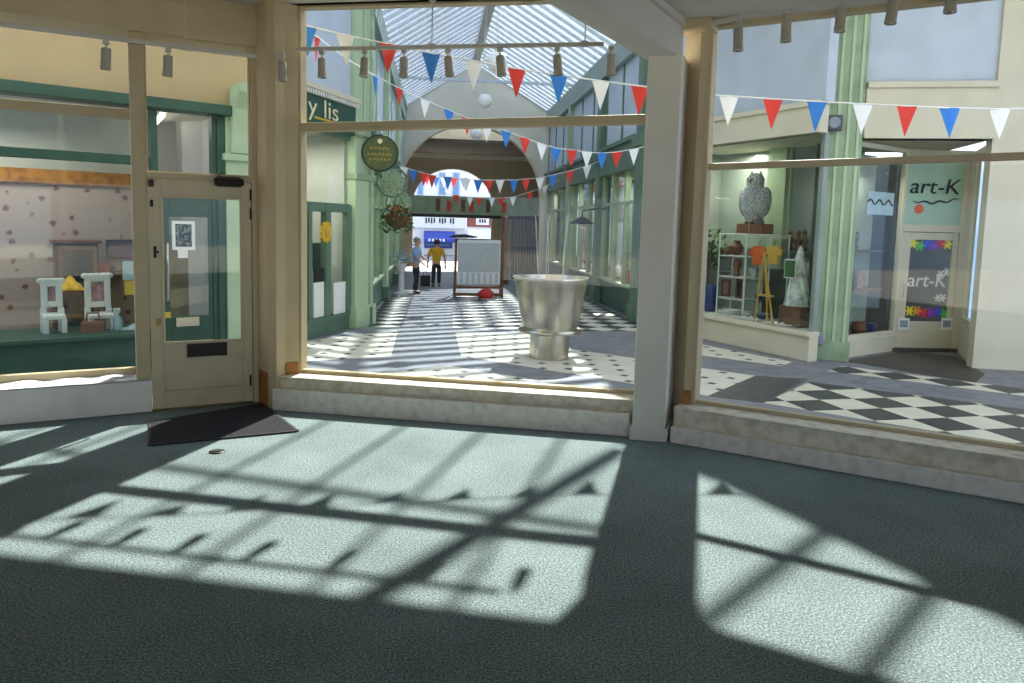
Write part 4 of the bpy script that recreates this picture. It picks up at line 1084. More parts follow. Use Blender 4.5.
# pale pilaster and scroll bracket
a, b = NB.pix(227, 260, -.08)[0], NB.pix(246, 260, -.08)[0]
nf.part('pilaster', MB().box(sd1 + .06, a, -.06, .2, GZ, hc - .1), M['greendark'], bevel=.008)
zc_ = NB.pix(236, 158, -.1)[1]
nf.part('pale_pilaster', MB().box(a, b + .35, -.1, .25, GZ, hc), M['greenlight'], bevel=.01)
nf.part('capital', MB().box(a - .04, b + .4, -.16, .25, zc_ - .04, zc_ + .05), M['greenlight'], bevel=.008)
mb = MB(); zt_c = hc + .25
prof = [(-.1, zc_ + .05), (-.16, zc_ + .06), (-.2, zc_ + .3), (-.3, zc_ + .62), (-.52, zt_c - .1), (-.56, zt_c), (-.1, zt_c)]
k = len(prof); mb._add([(a + .05, y, z) for y, z in prof] + [(b + .2, y, z) for y, z in prof], [tuple(range(k)), tuple(range(2 * k - 1, k - 1, -1))] + [(i, (i + 1) % k, (i + 1) % k + k, i + k) for i in range(k)])
nf.part('scroll_bracket', mb, M['greenlight'], bevel=.01)
s_, z_ = NB.pix(158, 118, 1.4)
tb = Thing('ceiling_tube', 'lit fluorescent tube under the ceiling of the left shop', 'lamp', NB, (s_, 1.4, hc - .08))
tb.part('lit_tube', MB().tube([(s_ - .1, .6, hc - .11), (s_ + .05, 2.0, hc - .11)], .03, 8), M['tube']); tb.part('batten', MB().bar((s_ - .1, .55, hc - .05), (s_ + .05, 2.05, hc - .05), .08, .06), M['whitewood'])
# ------------------------------------------------------------------ steel planter
q = gp(550, 361, GZ); pc = Vector((q.x + .03, q.y + .30))
pt = Thing('steel_planter', 'large tapering stainless steel planter on a round base in the arcade', 'planter', WORLD, (pc.x, pc.y, GZ), rz=0)
hB = .42; hT = 1.19
pt.part('base_drum', MB().lathe([(.30, 0), (.30, hB)], n=40), M['steel'], smooth=True)
pt.part('flange', MB().lathe([(.30, hB - .03), (.47, hB - .03), (.48, hB), (.47, hB + .03), (.3, hB + .03)], n=40), M['steel'], smooth=True)
pt.part('tub', MB().lathe([(.41, hB + .03), (.415, hB + .05), (.555, hT), (.575, hT + .012), (.575, hT + .03), (.53, hT + .03), (.50, hT - .08)], n=48), M['steel'], smooth=True)
pt.part('soil', MB().lathe([(.01, hT - .1), (.505, hT - .1), (.505, hT - .07), (.01, hT - .05)], n=32), M['soil'])
mb = MB()
for k in range(5):
    a = k * 1.26 + .4; mb.tube([(.2 * math.cos(a), .2 * math.sin(a), hT - .08), (.23 * math.cos(a), .22 * math.sin(a), hT + .5), (.26 * math.cos(a + .2), .2 * math.sin(a), hT + .95)], .006, 5)
pt.part('bare_stems', mb, M['white_metal'])

# ------------------------------------------------------------------ bunting
FC = {'r': M['flagred'], 'w': M['flagwhite'], 'b': M['flagblue']}


def bunting(name, label, pts, sizes, cols, sag_extra=(), group='bunting strings'):
    """pts: world points of the string; the pennants hang at the points that have a colour"""
    c = sum(pts, Vector()) / len(pts)
    t = Thing(name, label, 'bunting', WORLD, tuple(pts[0]), group=group)
    t.part('cord', MB().tube(pts, .008, 6), M['cord'])
    for i, (p, col) in enumerate(zip(pts, cols)):
        if col == '-': continue
        a = pts[max(0, i - 1)]; b = pts[min(len(pts) - 1, i + 1)]; d = (b - a); d.z *= .5; d.normalize()
        w, h = sizes if not callable(sizes) else sizes(i)
        turn = random.uniform(-.35, .35); n = Vector((-d.y, d.x, 0)).normalized(); tip = p + Vector((0, 0, -h)) + n * (h * turn * .5) + d * (w * .12 * turn)
        mb = MB(); l = p - d * (w / 2); r = p + d * (w / 2)
        def fn(u, v, l=l, r=r, tip=tip, n=n, w=w, turn=turn):
            e = l.lerp(r, u); return e.lerp(tip, v) + n * (.10 * w * math.sin(u * PI * 1.3 + turn * 4) * (1 - v) * turn * 2)
        mb.sheet(fn, 4, 6)
        t.part('pennant', mb, FC[col], solid=.003)
    return t


def string_on(v, pix): return [at_v(x, y, v) for x, y in pix]


bunting('bunting', 'long bunting string of red, white and blue pennants close across the main window',
        [at_v(x, y, v) for x, y, v in ((296, 22, 7.15), (308, 26, 7.1), (345, 35, 7.05), (389, 44, 7.0), (431, 53, 7), (474, 61, 7), (517, 69, 7), (559, 75, 7), (601, 81, 7), (640, 86, 7.0), (672, 90, 6.95))],
        (.175, .28), '-bwrbwrbwr-')
bunting('bunting', 'bunting string of six pennants across the right window',
        [at_v(x, y, v) for x, y, v in ((672, 90, 6.95), (700, 94, 6.9), (729, 96, 6.9), (773, 99, 6.82), (817, 101.5, 6.75), (863, 104, 6.68), (907, 106, 6.6), (950, 108, 6.55), (1000, 109, 6.5), (1050, 108, 6.4))],
        (.19, .29), '--wrbwrbwr')
bunting('bunting', 'bunting string falling from the left green shopfront to the right side of the arcade',
        [at_v(x, y, v) for x, y, v in ((305, 30, 8.6), (317, 37, 9.0), (345, 58, 10.2), (375, 76, 11.3), (399, 88, 12), (425, 100, 12.3), (449, 110, 12.5), (467, 118, 12.6), (487, 125, 12.7), (506, 131, 12.7), (525, 138, 12.7), (542, 144, 12.7), (556, 148, 12.7), (572, 150, 12.7), (587, 152, 12.7), (602, 153, 12.7), (617, 152, 12.7), (634, 149, 12.7), (648, 146, 12.7))],
        (.19, .29), '-r-brwbrwbrwbrwbrw-')
bunting('bunting', 'bunting string sagging across the arcade in front of the arch',
        [at_v(x, y, 16.5) for x, y in ((385, 160), (404, 167), (413, 170), (424, 173), (432, 175), (448, 177), (466, 179), (478, 180), (489, 180), (500, 180), (514, 180), (526, 179), (540, 178), (553, 175), (570, 171), (587, 166), (603, 160))],
        (.20, .30), '-wbrrbwbrwbrwbrw-')
bunting('bunting', 'small far bunting string hanging before the green signboard beam',
        [at_v(x, y, 21) for x, y in ((440, 193), (456, 195), (470, 197), (479, 198), (492, 198), (501, 198), (513, 197), (530, 192), (545, 186), (560, 180))],
        (.19, .27), '-rwrwrwrw-')
bunting('bunting', 'farthest bunting string seen through the second arch over the street',
        [at_v(x, y, 36) for x, y in ((418, 172), (427, 175), (436, 177), (444, 178), (454, 178), (464, 178), (473, 177), (482, 174), (490, 170))],
        (.36, .5), '-rbwrbwr-')

# ------------------------------------------------------------------ globe pendants along the ridge
for i, (x, y, v, r, lab) in enumerate(((497, 62, 14.4, .2, 'nearest white globe pendant under the arcade roof'), (485, 101, 19.5, .19, 'middle white globe pendant under the arcade roof'), (476, 134, 25.5, .2, 'farthest white globe pendant, before the top of the arch'))):
    p = at_v(x, y, v)
    t = Thing('globe_pendant', lab, 'pendant lamp', WORLD, (p.x, p.y, p.z), group='globe pendants', rz=0)
    t.part('globe', MB().ball((0, 0, 0), r, 24, 16), M['globe'], smooth=True)
    top = RIDGE - p.z - .1
    t.part('rod', MB().tube([(0, 0, r - .01), (0, 0, top)], .008, 6), M['white_metal']); t.part('gallery', MB().lathe([(.05, r - .02), (.05, r + .05), (.02, r + .07)], n=14), M['white_metal'])

# ------------------------------------------------------------------ hanging signs and basket on the left side
def left_out(x, y, v): return at_v(x, y, v)


p = at_v(380, 153, 13.6)
t = Thing('hanging_sign', 'round olive green hanging sign with gold lettering, left of the arch', 'hanging sign', WORLD, (p.x, p.y, p.z), rz=0)
R_ = .305
bd = t.part('sign_board', MB().disc_y((0, 0), R_, -.02, .02, 40), M['signgreen'])
mb = MB(); mb.tube([((R_ + .01) * math.cos(2 * PI * k / 36), 0, (R_ + .01) * math.sin(2 * PI * k / 36)) for k in range(36)], .022, 8, closed=True)
t.part('rim', mb, M['dark'], smooth=True)
for z, w_, n in ((.08, .36, 5), (-.03, .46, 7), (-.12, .40, 6)):
    mb = MB()
    for k in range(n):
        x = -w_ / 2 + w_ * (k + .5) / n
        mb.tube([(x - .022, -.026, z - .02), (x - .012, -.026, z + .03), (x + .004, -.026, z - .015), (x + .02, -.026, z + .025 * (k % 2) + .005)], .0075, 5)
    t.part('gold_lettering', mb, M['gold'], under=bd)
t.part('gold_emblem', MB().disc_y((0, .21), .045, -.028, -.02, 14), M['goldwhite'], under=bd)
mb = MB(); mb.tube([(-.62, .02, R_ + .12), (.25, .02, R_ + .12)], .02, 8)
for sg in (-.15, .15): mb.tube([(sg, .01, R_ - .03), (sg, .02, R_ + .12)], .008, 6)
mb.tube([(-.5 + .14 * math.cos(a / 8) * (1 - a / 60), .02, R_ + .27 + .14 * math.sin(a / 8) * (1 - a / 60)) for a in range(50)], .012, 6)
t.part('bracket', mb, M['dark'])
for i, (x, y, v, r, lab) in enumerate(((392, 182, 14.3, .285, 'round grey-green filigree iron sign below the olive hanging sign'), (400, 203, 16.0, .295, 'farther grey-green filigree iron sign above the hanging basket'))):
    p = at_v(x, y, v); t = Thing('filigree_sign', lab, 'hanging sign', WORLD, (p.x, p.y, p.z), rz=0)
    mb = MB(); mb.tube([(r * math.cos(2 * PI * k / 30), 0, r * math.sin(2 * PI * k / 30)) for k in range(30)], .025, 6, closed=True)
    t.part('ring', mb, M['greenmid'])
    mb = MB()
    for k in range(6):
        a = k * PI / 3; c = Vector((.52 * r * math.cos(a), 0, .52 * r * math.sin(a)))
        mb.tube([c + Vector((.42 * r * (1 - j / 34) * math.cos(a + j * .42), 0, .42 * r * (1 - j / 34) * math.sin(a + j * .42))) for j in range(26)], .022, 6)
    t.part('scrollwork', mb, M['green'])
    t.part('plate', MB().disc_y((0, 0), r * .62, .01, .03, 20), M['green'])
    t.part('bracket', MB().tube([(-.75, .02, r + .06), (.1, .02, r + .06)], .02, 6).tube([(0, .02, r + .06), (0, 0, r - .02)], .012, 6), M['greenmid'])
p = at_v(397, 222, 15.2)
t = Thing('hanging_basket', 'coir hanging basket with trailing leaves and faded orange flowers, left side', 'hanging basket', WORLD, (p.x, p.y, p.z), rz=0)
t.part('coir_bowl', MB().lathe([(.02, -.14), (.15, -.10), (.24, .02), (.27, .12), (.25, .12)], n=20), M['coir'], smooth=True)
mb = MB()
for k in range(3): a = k * 2.1; mb.tube([(.26 * math.cos(a), .26 * math.sin(a), .12), (0, 0, .62)], .006, 5)
mb.tube([(0, 0, .62), (0, 0, .72), (-.5, 0, .74)], .012, 6)
t.part('chains', mb, M['dark'])
def leaves(n, c, r, size, sz=1.0, droop=0):
    mb = MB()
    for _ in range(n):
        d = Vector((random.gauss(0, 1), random.gauss(0, 1), random.gauss(0, 1))).normalized(); k = r * random.random() ** .4
        p = Vector(c) + Vector((d.x * k, d.y * k, d.z * k * sz - droop * random.random() * (d.x * d.x + d.y * d.y)))
        a = Vector((random.gauss(0, 1), random.gauss(0, 1), random.gauss(0, .6))).normalized(); b = a.cross(Vector((random.random(), random.random(), 1))).normalized()
        s = size * random.uniform(.6, 1.3)
        mb._add([p - a * s, p + b * s * .45, p + a * s, p - b * s * .45], [(0, 1, 2, 3)])
    return mb
f = t.part('foliage', leaves(260, (0, 0, .14), .36, .07, .6, .35), M['leaf'], kind='stuff')
t.part('flowers', leaves(90, (0, 0, .2), .30, .06, .55), M['petals'], kind='stuff')

# white flower pillar by the left side, far down
q = gp(391, 295, GZ)
t = Thing('flower_stand', 'white pedestal with a pale bushy plant beside the person in blue', 'plant stand', WORLD, (q.x + .27, q.y + .1, GZ), rz=0)
t.part('pedestal', MB().lathe([(.22, 0), (.22, .06), (.09, .1), (.07, .6), (.13, .64), (.13, .67)], n=18), M['whitewood'], smooth=True)
t.part('pot', MB().lathe([(.09, .67), (.15, .85), (.16, .87)], n=18), M['whitewood'], smooth=True)
t.part('foliage', leaves(150, (0, 0, 1.02), .28, .06, .9), M['paperblue'], kind='stuff')

# ------------------------------------------------------------------ display board on trestle
q0 = gp(453, 297, GZ); q1 = gp(503, 297, GZ); bv = (q0.y + q1.y) / 2; bw = q1.x - q0.x
t = Thing('display_board', 'large white notice sheet on a brown wooden trestle frame, middle of the arcade', 'display board', WORLD, ((q0.x + q1.x) / 2, bv, GZ), rz=0)
hb = at_v(478, 240, bv).z - GZ
pz = lambda y: at_v(478, y, bv).z - GZ
mb = MB()
for sx in (-1, 1):
    t.part('post', MB().bar((sx * bw * .47, 0, 0), (sx * bw * .45, .12, hb + .02), .06, .06), M['brownwood'])
    t.part('strut', MB().bar((sx * bw * .47, .6, 0), (sx * bw * .45, .15, hb * .8), .05, .05), M['brownwood'])
t.part('rail', MB().box(-bw * .48, bw * .48, -.03, .03, pz(288.5), pz(286)), M['brownwood']); t.part('rail', MB().box(-bw * .48, bw * .48, -.03, .03, pz(296), pz(293)), M['brownwood'])
t.part('rail', MB().box(-bw * .46, bw * .46, .09, .13, hb - .04, hb + .03), M['brownwood'])
t.part('white_sheet', MB().box(-bw * .42, bw * .42, -.05, -.02, pz(284), hb + .0), M['boardwhite'])
t.part('grey_print', MB().box(-bw * .42, bw * .40, -.062, -.05, pz(272), hb - .08), M['boardgrey'], label='pale grey printed upper sheet')
mb = MB()
for k in range(7): mb.box(-bw * .37 + k * bw * .115, -bw * .37 + k * bw * .115 + bw * .055, -.058, -.05, pz(283), pz(273))
t.part('pale_stripes', mb, M['boardgrey'])
q = at_v(486, 297, bv - .35)
single('red_bag', 'small red bag on the ground before the white display board', 'bag', MB().lathe([(.12, 0), (.17, .06), (.16, .17), (.09, .24), (.03, .26)], n=16, sx=1.3, sy=.8), M['red'], WORLD, (q.x, bv - .3, GZ), smooth=True, rz=0)
p = at_v(462, 239, bv)
single('dark_umbrella', 'dark folded umbrella lying across the top of the display board', 'umbrella', MB().tube([(-.35, 0, 0), (-.2, 0, .03), (.1, 0, .04), (.3, 0, .02), (.42, 0, .02)], [.01, .045, .05, .03, .012], 10), M['dark'], WORLD, (p.x, bv + .05, GZ + hb + .06), smooth=True, rz=0)

# ------------------------------------------------------------------ people
def skin_mesh(name, joints, edges, parent, m, sub=2, root=0):
    """joints: (x,y,z,r); a continuous skinned surface baked to a mesh"""
    me = bpy.data.meshes.new(name); me.from_pydata([j[:3] for j in joints], edges, [])
    ob = bpy.data.objects.new(name, me); COL.objects.link(ob)
    ob.modifiers.new('skin', 'SKIN'); sv = me.skin_vertices[0].data
    for i, j in enumerate(joints):
        r = j[3]; sv[i].radius = r if isinstance(r, tuple) else (r, r); sv[i].use_root = (i == root)
    md = ob.modifiers.new('sub', 'SUBSURF'); md.levels = sub; md.render_levels = sub
    bpy.context.view_layer.update()
    bk = bpy.data.meshes.new_from_object(ob.evaluated_get(bpy.context.evaluated_depsgraph_get()))
    bpy.data.objects.remove(ob); bk.name = name
    bk.materials.clear(); bk.materials.append(m); bk.shade_smooth()
    o2 = bpy.data.objects.new(name, bk); COL.objects.link(o2); o2.parent = parent
    return o2


def person(label, loc, rz, H, top_m, hair_m, pose, group='people in the arcade'):
    """pose: left/right hand points and stride, heights as fractions of H; faces -y before rotation"""
    k = H
    t = Thing('person', label, 'person', WORLD, loc, group=group, rz=rz)
    st = pose.get('stride', .05); lean = pose.get('lean', 0)
    pel = (0, 0, .50 * k); che = (0, -lean * .6 * k, .70 * k); nek = (0, -lean * k, .835 * k); hd = (0, -(lean + .015) * k, .925 * k)
    J = [(*pel, (.085 * k, .065 * k)), (0, -lean * .3 * k, .60 * k, (.078 * k, .058 * k)), (*che, (.092 * k, .066 * k)), (0, -lean * .9 * k, .80 * k, (.07 * k, .05 * k)), (*nek, .032 * k), (0, -(lean + .008) * k, .875 * k, (.042 * k, .048 * k)), (*hd, (.050 * k, .060 * k)), (0, -(lean + .01) * k, .975 * k, (.036 * k, .044 * k))]
    E = [(0, 1), (1, 2), (2, 3), (3, 4), (4, 5), (5, 6), (6, 7)]
    arms = []; legs = []
    for s, key in ((-1, 'l'), (1, 'r')):
        sh_ = Vector((s * .105 * k, -lean * .9 * k, .80 * k)); hn = Vector(pose[key]) * k; hn = Vector((hn.x, hn.y, hn.z))
        md_ = (sh_ + hn) / 2 + Vector((s * .035 * k, .05 * k, -.02 * k)); wr = hn
        i = len(J); J += [(*sh_, .036 * k), (*md_, .027 * k), (*(md_.lerp(wr, .5)), .024 * k), (*wr, .016 * k)]
        E += [(3, i), (i, i + 1), (i + 1, i + 2), (i + 2, i + 3)]
        d = (wr - md_).normalized(); pm = wr + d * .04 * k; j = len(J); J.append((*pm, (.019 * k, .012 * k))); E.append((i + 3, j))
        side = d.cross(Vector((0, 1, 0))).normalized() if abs(d.y) < .9 else Vector((1, 0, 0)); curl = d.cross(side).normalized() * s
        for f in range(4):
            b_ = pm + d * .022 * k + side * ((f - 1.5) * .0105 * k); ln = (.036, .042, .039, .031)[f] * k; a = len(J)
            J += [(*b_, .0055 * k), (*(b_ + d * ln * .55 + curl * .004 * k), .005 * k), (*(b_ + d * ln * .9 + curl * .014 * k), .0042 * k)]; E += [(j, a), (a, a + 1), (a + 1, a + 2)]
        a = len(J); th = pm - d * .012 * k - side * s * .018 * k; J += [(*th, .0065 * k), (*(th + d * .022 * k - side * s * .012 * k), .0055 * k)]; E += [(j, a), (a, a + 1)]
        arms.append((sh_, md_, wr))
        hp = Vector((s * .052 * k, 0, .49 * k)); fy = s * st * k
        kn = Vector((s * .056 * k, fy * .5 - .02 * k, .275 * k)); an = Vector((s * .058 * k, fy + .012 * k, .045 * k)); i = len(J)
        J += [(*hp, .058 * k), (*kn, .036 * k), (*an, .024 * k), (s * .062 * k, fy - .07 * k, .02 * k, (.022 * k, .016 * k))]; E += [(0, i), (i, i + 1), (i + 1, i + 2), (i + 2, i + 3)]
        legs.append((hp, kn, an, fy))
    body = skin_mesh('body', J, E, t.e, M['skin'])
    # face
    hx, hy, hz2 = hd
    mb = MB()
    for s in (-1, 1): mb.ball((s * .018 * k, hy - .056 * k, hz2 + .004 * k), .0065 * k, 8, 6)
    t.part('eyes', mb, M['dark'])
    t.part('nose', MB().lathe([(.010 * k, -.014 * k), (.009 * k, -.008 * k), (.004 * k, .014 * k)], (0, hy - .06 * k, hz2 - .008 * k), 8), M['skin'], smooth=True)
    t.part('mouth', MB().ball((0, hy - .054 * k, hz2 - .032 * k), .013 * k, 8, 6, 1, .4, .3), M['red'])
    mb = MB()
    for s in (-1, 1): mb.ball((s * .053 * k, hy + .006 * k, hz2 - .003 * k), .014 * k, 8, 6, .4, .8, 1.2)
    t.part('ears', mb, M['skin'], smooth=True)
    mb = MB().sheet(lambda u, v: (hx + .062 * k * math.sin(PI * (.02 + .60 * v)) * math.cos(2 * PI * u), hy + .010 * k + .068 * k * math.sin(PI * (.02 + (.60 if math.sin(2 * PI * u) > -.2 else .36) * v)) * math.sin(2 * PI * u), hz2 + .010 * k + .070 * k * math.cos(PI * (.02 + (.60 if math.sin(2 * PI * u) > -.2 else .36) * v))), 28, 8)
    t.part('hair', mb, hair_m, smooth=True, solid=-.008 * k)
    # clothes, grown on the same skeleton a little thicker
    g = .014 * k
    TJ = [(0, 0, .485 * k, (.098 * k, .078 * k)), (0, -lean * .3 * k, .60 * k, (.094 * k, .073 * k)), (*che, (.106 * k, .080 * k)), (0, -lean * .9 * k, .80 * k, (.083 * k, .062 * k)), (0, -lean * .97 * k, .832 * k, .045 * k)]
    TE = [(0, 1), (1, 2), (2, 3), (3, 4)]
    for sh_, md_, wr in arms:
        i = len(TJ); end = md_.lerp(wr, pose.get('sleeve', .0)); TJ += [(*sh_, .046 * k), (*(sh_.lerp(md_, .6)), .042 * k), (*end, .037 * k)]; TE += [(3, i), (i, i + 1), (i + 1, i + 2)]
    skin_mesh('top', TJ, TE, t.e, top_m)
    LJ = [(0, 0, .545 * k, (.090 * k, .070 * k)), (0, 0, .49 * k, (.098 * k, .076 * k))]; LE = [(0, 1)]
    for hp, kn, an, fy in legs:
        i = len(LJ); LJ += [(hp.x, hp.y, .455 * k, .066 * k), (*kn, .047 * k), (an.x, an.y, .055 * k, .038 * k)]; LE += [(1, i), (i, i + 1), (i + 1, i + 2)]
    skin_mesh('trousers', LJ, LE, t.e, M['trousers'])
    for (hp, kn, an, fy), s in zip(legs, (-1, 1)):
        mb = MB().ball((s * .061 * k, fy - .028 * k, .024 * k), .05 * k, 12, 8, .58, 1.35, .46)
        t.part('shoe', mb, M['shoes'], smooth=True)
    return t


q = gp(415.5, 293.5, GZ)
person('person in a light blue shirt and dark trousers standing side on, left of the walkway', (q.x, q.y, GZ), PI * .42, 1.57, M['shirtblue'], M['greyhair'],
       dict(l=(-.11, -.14, .56), r=(.10, -.17, .60), stride=.03, lean=.015, sleeve=.1))
q = gp(436, 286.5, GZ)
person('person in a mustard yellow top and dark trousers walking away down the arcade', (q.x, q.y, GZ), PI * .97, 1.46, M['shirtyellow'], M['hair'],
       dict(l=(-.19, -.02, .47), r=(.19, -.05, .47), stride=.07, lean=.03, sleeve=-.15))
q = gp(425, 286, GZ)
bg_ = Thing('shopping_bag', 'dark carrier bag on the ground left of the person in yellow', 'bag', WORLD, (q.x, q.y + .05, GZ), rz=.3)
bg_.part('bag_body', MB().box(-.15, .15, -.07, .07, 0, .34), M['slate'], bevel=.02)
bg_.part('handles', MB().tube([(-.07, 0, .33), (-.05, 0, .45), (.05, 0, .45), (.07, 0, .33)], .01, 6), M['slate'])

# ------------------------------------------------------------------ goods in the gallery window (right)
ZD = zst_gallery = RS.pix(755, 323, 0)[1]


def rsb(x0, y0, x1, y1, n): return RS.rect(x0, y0, x1, y1, n)


n0_ = .42
a, b, c, d = rsb(718, 234, 745, 322, n0_)
t = Thing('wire_rack', 'white tubular four-tier display rack in the gallery window', 'display rack', RS, ((a + b) / 2, n0_, ZD))
for x in (a, b):
    for n in (n0_, n0_ + .34): t.part('upright', MB().tube([(x, n, ZD), (x, n, d)], .014, 8), M['whitewood'])
tiers = [RS.pix(731, y, n0_)[1] for y in (256, 277, 299, 318)]
for z in tiers + [d]:
    mb = MB()
    mb.tube([(a, n0_, z), (b, n0_, z), (b, n0_ + .34, z), (a, n0_ + .34, z)], .012, 6, closed=True)
    for i in range(7): x = a + (b - a) * (i + .5) / 7; mb.tube([(x, n0_, z), (x, n0_ + .34, z)], .006, 5)
    t.part('wire_shelf', mb, M['whitewood'])
a2, b2, _, _ = rsb(746, 234, 768, 322, n0_ + .1)
t = Thing('glass_rack', 'low clear glass shelving beside the white rack, under the owl', 'display rack', RS, ((a2 + b2) / 2, n0_ + .1, ZD))
gl = [RS.pix(757, y, n0_ + .1)[1] for y in (281, 301, 317)]
zo = RS.pix(757, 234, n0_)[1]
for z in gl + [zo]: t.part('glass_shelf', MB().box(a2 - (.0 if z != zo else .28), b2 + .1, n0_, n0_ + .5, z - .014, z), M['clear'] if z != zo else M['whitewood'])
for x in (a2 + .02, b2 + .08):
    for n in (n0_ + .03, n0_ + .47): t.part('upright', MB().tube([(x, n, ZD), (x, n, zo - .014)], .012, 6), M['whitewood'])
# owl on its box
a, b, c, d = rsb(742, 223, 768, 233, n0_ + .25); oc = (a + b) / 2; zo = max(zo, c - .3)
single('wooden_box', 'reddish brown wooden box under the grey owl sculpture', 'box', MB().box(-(b - a) / 2, (b - a) / 2, -.14, .14, .0, d - c), M['terra'], RS, (oc, n0_ + .25, zo), bevel=.01, rz=0)
oh = RS.pix(752, 174, n0_ + .25)[1] - zo - (d - c) + .02
t = Thing('owl_sculpture', 'large mottled grey owl sculpture standing on a wooden box in the gallery window', 'sculpture', RS, (oc - .06, n0_ + .25, zo + d - c), rz=0)
h = oh
mb = MB()
def owlp(u, v):
    a = 2 * PI * u; prof = [(0, .10), (.12, .17), (.3, .255), (.5, .275), (.66, .24), (.76, .19), (.86, .195), (.95, .15), (1.0, .01)]
    for (v0, r0), (v1, r1) in zip(prof, prof[1:]):
        if v0 <= v <= v1: f = (v - v0) / (v1 - v0); r = r0 + (r1 - r0) * (f * f * (3 - 2 * f)); break
    r *= 1 + .045 * math.sin(14 * a + (int(v * 22) % 2) * PI) * math.sin(v * 22 * PI) ** 2
    return (r * math.cos(a) * h * .92 - .10 * h * (1 - v) * 0 + .14 * h * (v - .5) * .3, r * math.sin(a) * h * .8, v * h)
mb.sheet(owlp, 56, 66)
t.part('feathered_body', mb, M['owl'], smooth=True)
mb = MB()
for s in (-1, 1): mb.ball((s * .075 * h + .05 * h, -.15 * h, .87 * h), .045 * h, 12, 8, 1, .5, 1)
t.part('eye_discs', mb, M['paper'], smooth=True)
mb = MB()
for s in (-1, 1): mb.ball((s * .075 * h + .05 * h, -.175 * h, .87 * h), .02 * h, 10, 6, 1, .5, 1)
t.part('pupils', mb, M['slate']); t.part('beak', MB().lathe([(.022 * h, .03 * h), (.018 * h, 0), (.002 * h, -.05 * h)], (.05 * h, -.165 * h, .83 * h), 10), M['coir'])
mb = MB()
for s in (-1, 1): mb.lathe([(.035 * h, 0), (.02 * h, .05 * h), (.002 * h, .09 * h)], (s * .11 * h + .05 * h, -.03 * h, .95 * h), 10)
t.part('ear_tufts', mb, M['owl'])
for s in (-1, 1):
    w0 = MB().ball((0, 0, 0), .3 * h, 16, 12, .28, .62, 1.0); w0.xf(Matrix.Translation((s * .235 * h, .03 * h, .42 * h)) @ Matrix.Rotation(s * .12, 4, 'Y')); t.part('wing', w0, M['owl'], smooth=True)
t.part('tail', MB().bar((0, .12 * h, .2 * h), (-.02 * h, .26 * h, -.02 * h), .16 * h, .04 * h), M['owl'])
t.part('feet', MB().ball((-.06 * h, -.1 * h, .02 * h), .04 * h, 8, 6, 1, 1.5, .6).ball((.08 * h, -.1 * h, .02 * h), .04 * h, 8, 6, 1, 1.5, .6), M['coir'])
# things on the tiers
def vase(s, n, z, prof, m, name, label, cat, grp=None): return single(name, label, cat, MB().lathe(prof, n=18), M[m], RS, (s, n, z), smooth=True, rz=0, group=grp)
xs = lambda x, y=280, n=n0_ + .17: RS.pix(x, y, n)[0]
vase(xs(735), n0_ + .17, tiers[0] + .012, [(.05, 0), (.11, .08), (.12, .16), (.06, .24), (.07, .27)], 'terra', 'clay_vase', 'round brown clay vase on the top tier of the white rack', 'vase')
vase(xs(726), n0_ + .17, tiers[0] + .012, [(.04, 0), (.07, .06), (.05, .14), (.02, .17)], 'brownwood', 'carved_figure', 'small dark brown carving beside the clay vase on the rack', 'ornament')
vase(xs(737, 270), n0_ + .17, tiers[1] + .012, [(.05, 0), (.06, .02), (.035, .1), (.08, .2), (.05, .3), (.02, .32)], 'terra', 'carved_figure', 'brown carved figure on the second tier of the rack', 'ornament')
single('striped_bowl', 'wide black and white bowl on the second tier of the rack', 'bowl', MB().lathe([(.04, 0), (.13, .06), (.14, .07), (.12, .06), (.03, .02)], n=20), M['leafprint'], RS, (xs(724), n0_ + .17, tiers[1] + .012), smooth=True, rz=0)
t = Thing('framed_picture', 'small brown framed picture with a pale print on the third tier', 'picture', RS, (xs(725), n0_ + .2, tiers[2] + .012), rz=0)
t.part('frame', MB().frame(-.11, .11, -.015, .015, 0, .32, .04), M['brownwood']); t.part('print', MB().box(-.07, .07, -.006, .008, .04, .28), M['pinkprint'])
t = Thing('framed_picture', 'brown framed picture with a dark print at the right of the third tier', 'picture', RS, (xs(739), n0_ + .2, tiers[2] + .012), rz=0)
t.part('frame', MB().frame(-.09, .09, -.015, .015, 0, .36, .04), M['terra']); t.part('print', MB().box(-.05, .05, -.006, .008, .04, .32), M['slate'])
single('white_bowl', 'white bowl on the lowest tier of the rack', 'bowl', MB().lathe([(.06, 0), (.14, .07), (.16, .12), (.145, .12), (.05, .03)], n=22), M['whitewood'], RS, (xs(732, 315), n0_ + .17, tiers[3] + .012), smooth=True, rz=0)
single('grey_platter', 'shallow grey platter on the lowest glass shelf', 'platter', MB().lathe([(.08, 0), (.2, .04), (.21, .05), (.07, .015)], n=24), M['greybox'], RS, (xs(757, 315), n0_ + .25, gl[2] + .002), smooth=True, rz=0)
vase(xs(757, 300), n0_ + .25, gl[1] + .002, [(.05, 0), (.1, .05), (.11, .09), (.1, .09), (.04, .02)], 'blue', 'blue_bowl', 'small dark blue bowl on the middle glass shelf', 'bowl')
vase(xs(750, 280), n0_ + .25, gl[0] + .002, [(.05, 0), (.03, .05), (.09, .18), (.1, .2)], 'whitewood', 'goblet', 'pale goblet on the top glass shelf under the owl', 'goblet')
vase(xs(710, 298, .5), .5, ZD + .002, [(.11, 0), (.15, .1), (.15, .46), (.12, .5), (.11, .5)], 'blue', 'blue_jar', 'tall blue glazed jar left of the white rack', 'jar')
t = Thing('potted_plant', 'leafy green plant in a pale pot at the left end of the gallery window', 'plant', RS, (xs(707, 270, .75), .78, ZD), rz=0)
